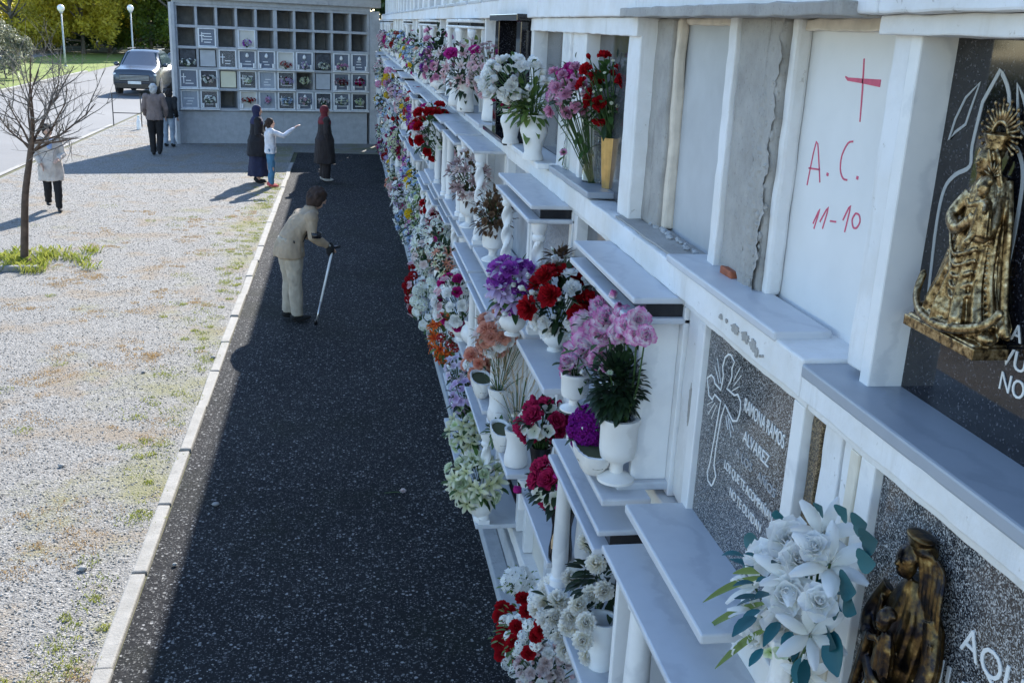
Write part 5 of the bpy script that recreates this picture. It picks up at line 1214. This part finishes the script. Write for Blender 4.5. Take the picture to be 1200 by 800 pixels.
# ------------------------------------------------------------------ cars
def car(P, rz, paint, label, W=1.8, L=4.4, H=1.66, k=1.):
    root = empty('parked_car', P, rz); tag(root, label, 'car'); m = MB(); n = 9
    # side profile (y forward = -y is the nose), stations from nose to tail: (y, z_bottom, z_shoulder, z_top, half width low, half width top)
    st = [(-2.2, .40, .72, .80, .76, .66), (-2.12, .30, .86, .98, .86, .78), (-1.6, .24, .98, 1.06, .90, .82), (-1.05, .24, 1.02, 1.12, .90, .80), (-.35, .24, 1.0, 1.58, .90, .66), (.1, .24, 1.01, 1.66, .90, .64), (1.2, .24, 1.02, 1.64, .90, .63), (1.9, .26, 1.04, 1.50, .89, .62), (2.15, .34, 1.03, 1.12, .85, .70)]
    rings = []
    for y, zb, zs, zt, a, b in st:
        rings.append([(a*.92, y, zb), (a, y, zb+.15), (a, y, (zb+zs)/2), (a*.97, y, zs), (b, y, zt-.04), (b*.8, y, zt), (0, y, zt+.015), (-b*.8, y, zt), (-b, y, zt-.04), (-a*.97, y, zs), (-a, y, (zb+zs)/2), (-a, y, zb+.15), (-a*.92, y, zb)])
    m.loft(rings); o = autosmooth(m.build('body', paint, root), 35)
    def quad(name, mat, pts, parent=root): 
        q = MB().add(pts, [tuple(range(len(pts)))]).build(name, mat, parent); s = q.modifiers.new('s', 'SOLIDIFY'); s.thickness = .012; return q
    quad('windscreen', 'car_glass', [(-.72, -1.0, 1.14), (.72, -1.0, 1.14), (.60, -.36, 1.575), (-.60, -.36, 1.575)])
    for s in (-1, 1):
        quad('side_window', 'car_glass', [(s*.89, -.75, 1.06), (s*.89, 1.75, 1.10), (s*.655, 1.5, 1.54), (s*.675, -.25, 1.56)])
        h = MB().ell((0, 0, 0), (.17, .07, .075), 12, 8).build('headlight', 'lamp_globe', root, (s*.70, -2.10, .80), True)
        MB().ell((0, 0, 0), (.07, .03, .05), 10, 6).build('fog_light', 'lamp_globe', root, (s*.66, -2.17, .47), True)
        mr = MB().ell((0, 0, 0), (.12, .06, .08), 10, 8).build('mirror', paint, root, (s*1.0, -.72, 1.12), True); MB().tube([(0, 0, 0), (-s*.14, .03, -.04)], .02, 6).build('mirror_arm', 'black_plastic', mr)
        MB().tube([(s*.62, -.2, 1.70), (s*.62, 1.4, 1.69)], .018, 6).build('roof_rail', 'dark_metal', root)
        for y in (-1.38, 1.38):
            w_ = MB().lathe([(.20, -.11), (.32, -.11), (.345, -.08), (.345, .08), (.32, .11), (.20, .11)], 24).build('wheel', 'tyre', root, (s*.80, y, .345), True); w_.rotation_euler.y = PI/2
            MB().lathe([(.0, -.09), (.21, -.09), (.22, -.115), (.22, .115), (.21, .09), (0, .09)], 20).build('rim', 'steel', w_, None, True)
    MB().box(-.60, .60, -2.225, -2.15, .56, .80).build('grille', 'dark_metal', root, bev=.02)
    for k_ in range(4): MB().box(-.58, .58, -2.24, -2.2, .60+k_*.05, .615+k_*.05).build('grille_bar', 'pole_gray', root)
    MB().box(-.80, .80, -2.21, -1.98, .27, .50).build('lower_bumper', 'black_plastic', root, bev=.03)
    MB().box(-.26, .26, -2.245, -2.19, .45, .56).build('number_plate', 'plate', root, bev=.005)
    return root
P = onz(163, 113); car((P[0]-.1, P[1]+2.2, 0), -.02, 'car_silver', 'grey blue sport utility car facing the camera beside the far block').scale = (1.02, 1.0, 1.10)
P = onz(203, 106); car((P[0]+.15, P[1]+2.8, 0), -.10, 'car_dark', 'dark car parked behind the silver one, half hidden by the far block')

# ------------------------------------------------------------------ people
def person(P, face, H, pose, parts, label, voxel=.009):
    """pose: joints in metres for a 1.7 m body; y forward, x to its right, z up. face: heading (radians, direction of +y)"""
    k = H/1.7; root = empty('person', P, face-PI/2); tag(root, label, 'person')
    J = dict(hipL=(-.09, 0, .90), hipR=(.09, 0, .90), kneeL=(-.10, .02, .48), kneeR=(.10, .02, .48), ankL=(-.10, -.01, .08), ankR=(.10, -.01, .08), pelvis=(0, 0, .95), waist=(0, .0, 1.08), chest=(0, 0, 1.30), neck=(0, .0, 1.45), head=(0, .02, 1.58),
             shL=(-.18, 0, 1.40), shR=(.18, 0, 1.40), elL=(-.23, -.03, 1.12), elR=(.23, -.03, 1.12), haL=(-.22, .06, .88), haR=(.22, .06, .88), footyaw=0., headdir=(0, 1, 0)); J.update(pose)
    V = lambda n: Vector(J[n])
    def sc(m): m.v = [(x*k, y*k, z*k) for x, y, z in m.v]; return m
    def legs(m, g, stop=0.):
        for s in 'LR':
            a = V('ank'+s)
            if stop: a = V('kne'+'e'+s).lerp(a, stop)
            m.tube([V('hip'+s)+Vector((0, 0, .06)), V('hip'+s).lerp(V('knee'+s), .3), V('knee'+s), V('knee'+s).lerp(V('ank'+s), .35), a], [.088+g, .084+g, .058+g, .056+g, .040+g*1.3], 12)
            m.ell(V('knee'+s), .056+g, 10, 8)
    def torso(m, g, low='pelvis'):
        pts = [(V('pelvis')-Vector((0, 0, .07)), .15, .105), (V('pelvis'), .165, .115), (V('waist'), .14, .105), (V('waist').lerp(V('chest'), .5), .155, .112), (V('chest'), .17, .118), (V('chest').lerp(V('neck'), .6), .155, .10), (V('neck')-Vector((0, 0, .01)), .075, .065)]
        rings = [[(c.x+(rx+g)*math.cos(a), c.y+(ry+g)*math.sin(a), c.z) for a in [2*PI*i/18 for i in range(18)]] for c, rx, ry in pts]; m.loft(rings)
        if g: m.loft([[(c.x+rx*math.cos(a), c.y+ry*math.sin(a), c.z) for a in [2*PI*i/18 for i in range(18)]] for c, rx, ry in (((V('shL')+V('shR'))/2-Vector((0, 0, .10)), .20, .115), ((V('shL')+V('shR'))/2, .215, .10), ((V('shL')+V('shR'))/2+Vector((0, 0, .045)), .15, .085), (V('neck'), .075, .07))])
        for s in 'LR': m.ell(V('sh'+s), .064+g, 10, 8)
    def arms(m, g, cuff=1.):
        for s in 'LR':
            h = V('el'+s).lerp(V('ha'+s), cuff)
            m.tube([V('sh'+s), V('sh'+s).lerp(V('el'+s), .5), V('el'+s), V('el'+s).lerp(V('ha'+s), .4), h], [.055+g, .048+g, .040+g, .040+g, .028+g*1.1], 10); m.ell(V('el'+s), .041+g, 8, 6)
    def hands(m):
        for s in 'LR':
            d = (V('ha'+s)-V('el'+s)).normalized(); side = d.cross(Vector((0, 0, 1)))
            if side.length < .1: side = Vector((1, 0, 0)) if abs(d.x) < .9 else Vector((0, 1, 0))
            side = Vector((0, 1, 0)) - d*d.y if abs(d.z) > .7 else side
            side.normalize(); nrm = side.cross(d).normalized(); p = V('ha'+s); c = p+d*.045
            R3 = Matrix((side, d, nrm)).transposed(); q = MB().ell((0, 0, 0), (.038, .052, .017), 10, 8); m.add([tuple(R3 @ Vector(v)+c) for v in q.v], q.f)
            for i, (off, L) in enumerate(((-.028, .060), (-.010, .072), (.010, .068), (.027, .052))):
                b = p+d*.085+side*off; m.tube([b, b+d*L*.5-nrm*.008, b+d*L-nrm*.026], [.010, .0095, .008], 6)
            b = p+d*.03-side*.034; m.tube([b, b+d*.03-side*.025, b+d*.06-side*.028-nrm*.012], [.012, .011, .009], 6)
    def head(m):
        h = V('head'); hd = Vector(J['headdir']).normalized(); rt = hd.cross(Vector((0, 0, 1))).normalized(); up = rt.cross(hd)
        R3 = Matrix((rt, hd, up)).transposed()
        def put(q): m.add([tuple(R3 @ Vector(v)+h) for v in q.v], q.f)
        put(MB().ell((0, 0, .02), (.073, .092, .105), 16, 12)); put(MB().ell((0, .03, -.055), (.050, .058, .055), 12, 10))
        put(MB().tube([(0, .09, .02), (0, .112, -.012)], [.009, .015], 6)); put(MB().ell((0, .088, -.052), (.022, .008, .007), 8, 6)); put(MB().ell((0, .085, .032), (.05, .012, .010), 10, 6))
        for s in (-1, 1): put(MB().ell((s*.074, -.005, -.005), (.010, .018, .032), 8, 6)); put(MB().ell((s*.03, .083, .012), (.013, .012, .008), 8, 6))
        m.tube([V('neck')-Vector((0, 0, .05)), V('neck'), h-up*.06], [.06, .052, .05], 10); return R3, h
    b = MB(); legs(b, 0); torso(b, 0); arms(b, 0); hands(b); R3, hc = head(b)
    for s in 'LR': a = V('ank'+s); b.ell(a+Vector((0, .07, -.045)), (.042, .12, .032), 10, 8)
    me = remesh(sc(b), voxel, 2); me.materials.append(M('skin')); addobj('body', me, root)
    def put(name, m, mat, vx=.012, sm=2, parent=root):
        me = remesh(sc(m), vx, sm)
        if name not in ('shoe', 'hair', 'bag_strap'):                # cloth creases
            sd_ = Vector((random.uniform(0, 9), random.uniform(0, 9), 0)); co = [v.co.copy() for v in me.vertices]; nr = [v.normal.copy() for v in me.vertices]
            for v, c_, n_ in zip(me.vertices, co, nr):
                q = Vector((c_.x*9, c_.y*9, c_.z*5+c_.x*4))+sd_; f1 = 1-abs(mnoise.noise(q))*2; f2 = 1-abs(mnoise.noise(q*2.3))*2
                v.co = c_+n_*(f1*.010+f2*.005-.004)
        me.materials.append(M(mat)); return addobj(name, me, parent)
    for p in parts:
        t, mat = p[0], p[1]; m = MB()
        if t == 'trousers':
            legs(m, .014 if len(p) < 3 else p[2]); c = V('pelvis'); m.loft([[(c.x+(rx)*math.cos(a), c.y+ry*math.sin(a), c.z+z) for a in [2*PI*i/16 for i in range(16)]] for z, rx, ry in ((-.12, .14, .11), (-.05, .175, .128), (.05, .172, .125), (.11, .155, .118))]); put('trousers', m, mat)
        elif t == 'top':                                  # jacket, shirt: hem at given height, flare
            hem, fl = p[2], p[3]; torso(m, .018); arms(m, .014, .95); c0 = V('waist'); hp = V('pelvis')
            cc = Vector((hp.x, hp.y, hem))
            m.loft([[(c.x+rx*math.cos(a)*(1+.03*math.sin(5*a)), c.y+ry*math.sin(a)*(1+.03*math.sin(5*a)), c.z) for a in [2*PI*i/24 for i in range(24)]] for c, rx, ry in ((V('chest'), .182, .13), (c0, .165+fl*.3, .128+fl*.3), (hp, .182+fl*.7, .135+fl*.7), (cc, .188+fl, .142+fl))])
            if len(p) > 4: m.tube([V('neck')+Vector((0, 0, -.05)), V('neck')+Vector((0, 0, .03))], [.085, .068], 12)
            put(p[5] if len(p) > 5 else 'jacket', m, mat)
        elif t == 'skirt':
            hp = V('pelvis'); z1 = p[2]; m.loft([[(c[0]+rx*math.cos(a)*(1+.05*math.sin(7*a)*t_), c[1]+ry*math.sin(a)*(1+.05*math.sin(7*a)*t_), c[2]) for a in [2*PI*i/42 for i in range(42)]] for c, rx, ry, t_ in ((hp+Vector((0, 0, .14)), .165, .125, 0), (hp, .20, .15, .3), (hp*.5+Vector((0, 0, z1*.5)), .225, .19, .7), (Vector((hp.x*.3, hp.y*.3, z1)), .25, .225, 1.))]); put('skirt', m, mat)
        elif t == 'shoes':
            for s in 'LR':
                q = MB(); a = V('ank'+s); fw_ = .09 if a.z < .12 else .07
                q.ell(a+Vector((0, .06, -.042)), (.047, .135, .036), 12, 8); q.ell(a+Vector((0, -.03, -.01)), (.046, .06, .055), 10, 8); put('shoe', q, mat, .01, 1)
        elif t == 'hair':
            vol = p[2]; q = MB().ell((0, -.022, .045), (.088+vol*.4, .102+vol*.3, .096+vol*.4), 16, 12); q.ell((0, -.055, -.02-vol*.5), (.086+vol*.5, .065+vol*.4, .09+vol), 14, 10)
            for s in (-1, 1):
                if vol > .015: q.ell((s*.075, -.015, -.025), (.024+vol*.3, .05, .075), 10, 8)
            for _ in range(46):
                a_, b_2 = random.uniform(0, 6.28), random.uniform(-.7, 1.4); u_ = Vector((math.cos(a_)*math.cos(b_2), math.sin(a_)*math.cos(b_2), math.sin(b_2)))
                if u_.y > .45 and u_.z < .55: continue
                r_ = .018+vol*.35; q.ell((u_.x*(.086+vol*.45), -.03+u_.y*(.10+vol*.35), .03-vol*.6+u_.z*(.095+vol*.5)), (r_, r_, r_*1.5), 7, 5)
            if len(p) > 3: q.tube([(0, -.11, .02), (0, -.16, -.06), (0, -.14, -.2)], [.03, .028, .012], 8)
            m.add([tuple(R3 @ Vector(v)+hc) for v in q.v], q.f); put('hair', m, mat, .010, 1)
        elif t == 'scarf':
            q = MB(); rings = []
            q.ell((0, -.018, .035), (.094, .112, .112), 18, 14); m.add([tuple(R3 @ Vector(v)+hc) for v in q.v], q.f)
            nk, ch = V('neck'), V('chest')
            m.loft([[(c.x+rx*math.cos(a), c.y+ry*math.sin(a), c.z) for a in [2*PI*i/20 for i in range(20)]] for c, rx, ry in ((hc+Vector((0, -.02, -.0)), .09, .085), (hc+Vector((0, -.01, -.10)), .088, .085), (nk+Vector((0, 0, -.0)), .13, .11), (nk.lerp(ch, .5), .205, .145), (ch+Vector((0, 0, .02)), .20, .15), (ch+Vector((0, 0, -.0)), .17, .13))])
            me = remesh(sc(m), .010, 1)
            # open the front of the scarf so that the face shows
            h_ = hc*k; bm = bmesh.new(); bm.from_mesh(me); hd = R3 @ Vector((0, 1, 0)); up = R3 @ Vector((0, 0, 1)); rt = R3 @ Vector((1, 0, 0))
            dele = [v for v in bm.verts if (v.co-h_).dot(hd) > .045*k and abs((v.co-h_).dot(rt)) < .066*k and -.085*k < (v.co-h_).dot(up) < .075*k]
            bmesh.ops.delete(bm, geom=dele, context='VERTS'); bm.to_mesh(me); bm.free(); me.materials.append(M(mat)); addobj('headscarf', me, root)
        elif t == 'custom':
            p[2](m, V); put(p[3], m, mat, p[4] if len(p) > 4 else .01, 1)
    return root, k
# heading angles: 0 = towards the wall (+x), pi/2 = away from the camera
P = onz(346, 374)
def strap(m, V): m.tube([V('shL')+Vector((.03, .10, .05)), V('chest')+Vector((0, .16, -.05)), V('pelvis')+Vector((.16, .10, .06))], .012, 6); m.tube([V('shL')+Vector((.03, -.08, .05)), V('chest')+Vector((.02, -.15, -.1)), V('pelvis')+Vector((.19, -.02, .06))], .012, 6)
def glove(m, V): m.ell(V('haR')+Vector((.0, .03, -.05)), (.035, .05, .09), 10, 8)
root, k = person(P, math.radians(28), 1.66, dict(pelvis=(0, -.06, .93), hipL=(-.09, -.05, .88), hipR=(.09, -.05, .88), waist=(0, -.02, 1.05), chest=(0, .12, 1.24), neck=(0, .23, 1.36), head=(0, .33, 1.46), shL=(-.17, .17, 1.25), shR=(.18, .15, 1.28), elR=(.25, .13, 1.06), haR=(.22, .34, .93), elL=(-.24, .16, 1.06), haL=(-.18, .36, .94),
    kneeL=(-.09, -.02, .47), kneeR=(.09, -.03, .47), ankL=(-.09, -.05, .08), ankR=(.10, -.02, .08), headdir=(0, .80, -.45)),
    [('trousers', 'trousers_beige', .022), ('top', 'coat_beige', .80, .035, 1), ('shoes', 'shoe_black'), ('hair', 'hair_brown', .022), ('custom', 'coat_darkbrown', strap, 'bag_strap'), ('custom', 'shoe_black', glove, 'hanging_glove')], 'stooped woman in a beige jacket and trousers leaning on a crutch on the path')
# her crutch
ca = math.radians(28)-PI/2; Rz = Matrix.Rotation(ca, 3, 'Z')
cr = empty('forearm_crutch', P); tag(cr, 'white forearm crutch with dark cuff held by the stooped woman', 'crutch')
hand = Rz @ Vector((.235*k, .40*k, .90*k)); tip = Vector(onz(370, 380)-P); el = Rz @ Vector((.285*k, .16*k, 1.09*k))
MB().tube([tip, tip.lerp(hand, .3)], .011, 8).build('lower_tube', 'steel', cr, smooth=True); MB().tube([tip.lerp(hand, .3), hand], .014, 8).build('shaft', 'plastic_white', cr, smooth=True); MB().tube([hand, el], .013, 8).build('arm_tube', 'plastic_white', cr, smooth=True)
MB().tube([hand+(Rz @ Vector((-.0, -.02, 0))), hand+(Rz @ Vector((-.01, .10, .01)))], .017, 8).build('handle', 'black_plastic', cr, smooth=True); MB().lathe([(.055, -.03), (.062, -.03), (.062, .03), (.055, .03), (.055, -.03)], 16, cap=False).build('cuff', 'black_plastic', cr, el, True); MB().lathe([(.02, 0), (.016, .05), (.012, .06)], 10).build('rubber_foot', 'black_plastic', cr, (tip.x, tip.y, -.004), True)
# woman in navy scarf and long dark robe, facing the wall
P = onz(303, 214)
person(P, math.radians(12), 1.63, dict(haL=(-.15, .14, .92), haR=(.15, .18, .95), headdir=(.1, 1, -.15)), [('top', 'robe_black', .62, .10, 1, 'robe'), ('skirt', 'robe_navy', .16), ('shoes', 'shoe_black'), ('scarf', 'scarf_navy')], 'woman in dark navy headscarf and long dark robe beside the pointing girl')
# girl pointing
P = onz(318, 219)
person(P, math.radians(15), 1.42, dict(haR=(.10, .62, 1.50), elR=(.20, .30, 1.30), haL=(-.22, .02, .88), headdir=(.05, 1, .05)), [('trousers', 'jeans_blue', .006), ('top', 'shirt_white', .86, .0, 1, 'jumper'), ('shoes', 'shoe_red'), ('hair', 'hair_brown', .008, 1)], 'girl in white jumper and blue jeans pointing towards the niches')
# woman in red scarf
P = onz(381, 212)
person(P, math.radians(18), 1.63, dict(haL=(-.20, .02, .84), haR=(.20, .05, .84), headdir=(.1, 1, -.05)), [('trousers', 'coat_darkbrown', .04), ('top', 'coat_darkbrown', .42, .10, 1, 'coat'), ('shoes', 'shoe_white'), ('scarf', 'scarf_red')], 'woman in dark red headscarf and long dark coat on the shaded path')
# man walking away, woman beside him
P = onz(184, 182)
person(P, math.radians(98), 1.74, dict(kneeL=(-.08, .05, .48), ankL=(-.07, .02, .08), ankR=(.07, -.12, .11), elL=(-.25, .02, 1.12), haL=(-.22, .18, .95), elR=(.27, .02, 1.12), haR=(.25, .16, .93)), [('trousers', 'trousers_black', .02), ('top', 'pullover_taupe', .86, .02, 1, 'pullover'), ('shoes', 'shoe_black'), ('hair', 'hair_gray', .002)], 'grey haired man in taupe pullover and black trousers walking away')
P = onz(199, 172)
person(P, math.radians(80), 1.55, dict(chest=(0, .08, 1.28), neck=(0, .14, 1.41), head=(0, .18, 1.52), shL=(-.18, .1, 1.37), shR=(.18, .1, 1.37), haR=(.2, .2, .85)), [('trousers', 'jeans_pale', .014), ('top', 'jacket_black', .84, .02, 1), ('shoes', 'shoe_black'), ('hair', 'hair_dark', .02)], 'person in black jacket half hidden between the man and the far block')
# woman in cream coat coming up the yard
P = onz(64, 247)
person(P, math.radians(-70), 1.50, dict(kneeL=(-.09, .10, .50), ankL=(-.09, .12, .08), kneeR=(.08, .0, .48), ankR=(.08, -.22, .16), elR=(.25, .0, 1.14), haR=(.18, .15, .95), elL=(-.25, .02, 1.12), haL=(-.12, .22, 1.05), headdir=(0, 1, -.2)), [('trousers', 'trousers_black', .015), ('top', 'coat_cream', .62, .05, 1, 'coat'), ('shoes', 'shoe_black'), ('hair', 'hair_dark', .012), ('custom', 'shirt_blue', lambda m, V: m.tube([V('chest')+Vector((0, .14, -.05)), V('neck')+Vector((0, .09, -.02))], [.04, .05], 8), 'shirt')], 'woman in cream coat and dark trousers walking behind the bare tree')

# ------------------------------------------------------------------ wear on the wall, litter
def ragged(name, mat, X, cy_, cz_, ry, rz, seed, th=.0025, parent=WALL):
    R = random.Random(seed); n = 26; ring = []
    for i in range(n):
        a = 2*PI*i/n; q = R.uniform(.6, 1.1); ring.append((cy_+ry*q*math.cos(a), cz_+rz*q*math.sin(a)))
    m = MB().loft([[(X-1.1-th, y, z) for y, z in ring], [(X-1.1+.004, y, z) for y, z in ring]]); return m.build(name, mat, parent)
for i, (px, py, w_, h_) in enumerate([(862, 385, .030, .014), (874, 395, .030, .016), (883, 405, .020, .020), (887, 413, .010, .014), (845, 371, .014, .008), (852, 376, .008, .006), (891, 417, .004, .004), (894, 417, .004, .004)]):
    P = onx(px, py, 1.045); ragged('chipped_patch', 'concrete', 1.044, P[1], min(P[2], 2.715), w_, h_, i)
P = onx(797, 458, 1.07); ragged('chipped_patch', 'concrete', 1.089, 2.9, 2.32, .012, .07, 9)
# torn render on the concrete pier
R_ = random.Random(4); gy, gz = 14, 70; vs = []
for j in range(gz+1):
    e = .012*math.sin(j*.5)+R_.uniform(-.008, .008)
    for i in range(gy+1):
        t = i/gy; d = -.004-.018*max(0, 1-abs(t-.35)/.3)*R_.uniform(.5, 1)+R_.uniform(-.002, .002)
        vs.append((1.146+ (-d)*.9-1.1-.008, 2.638+t*.115+e*(1 if i in (0, gy) else .4), 2.756+j*(.75/gz)))
MB().add(vs, [(j*(gy+1)+i, j*(gy+1)+i+1, (j+1)*(gy+1)+i+1, (j+1)*(gy+1)+i) for j in range(gz) for i in range(gy)]).build('torn_render', 'concrete', WALL)
P = onz(472, 578, -.005); r = empty('fallen_flower', P); tag(r, 'pale pink flower head fallen on the dark path', 'flower'); o = addobj('blossom', bloom_mesh('carnation', BLUSH, 0, 1), r, (0, 0, .02)); o.scale = (.05,)*3; MB().tube([(0, 0, .01), (-.06, .02, .006), (-.14, .01, .005)], .003, 5).build('stem', 'stem', r)
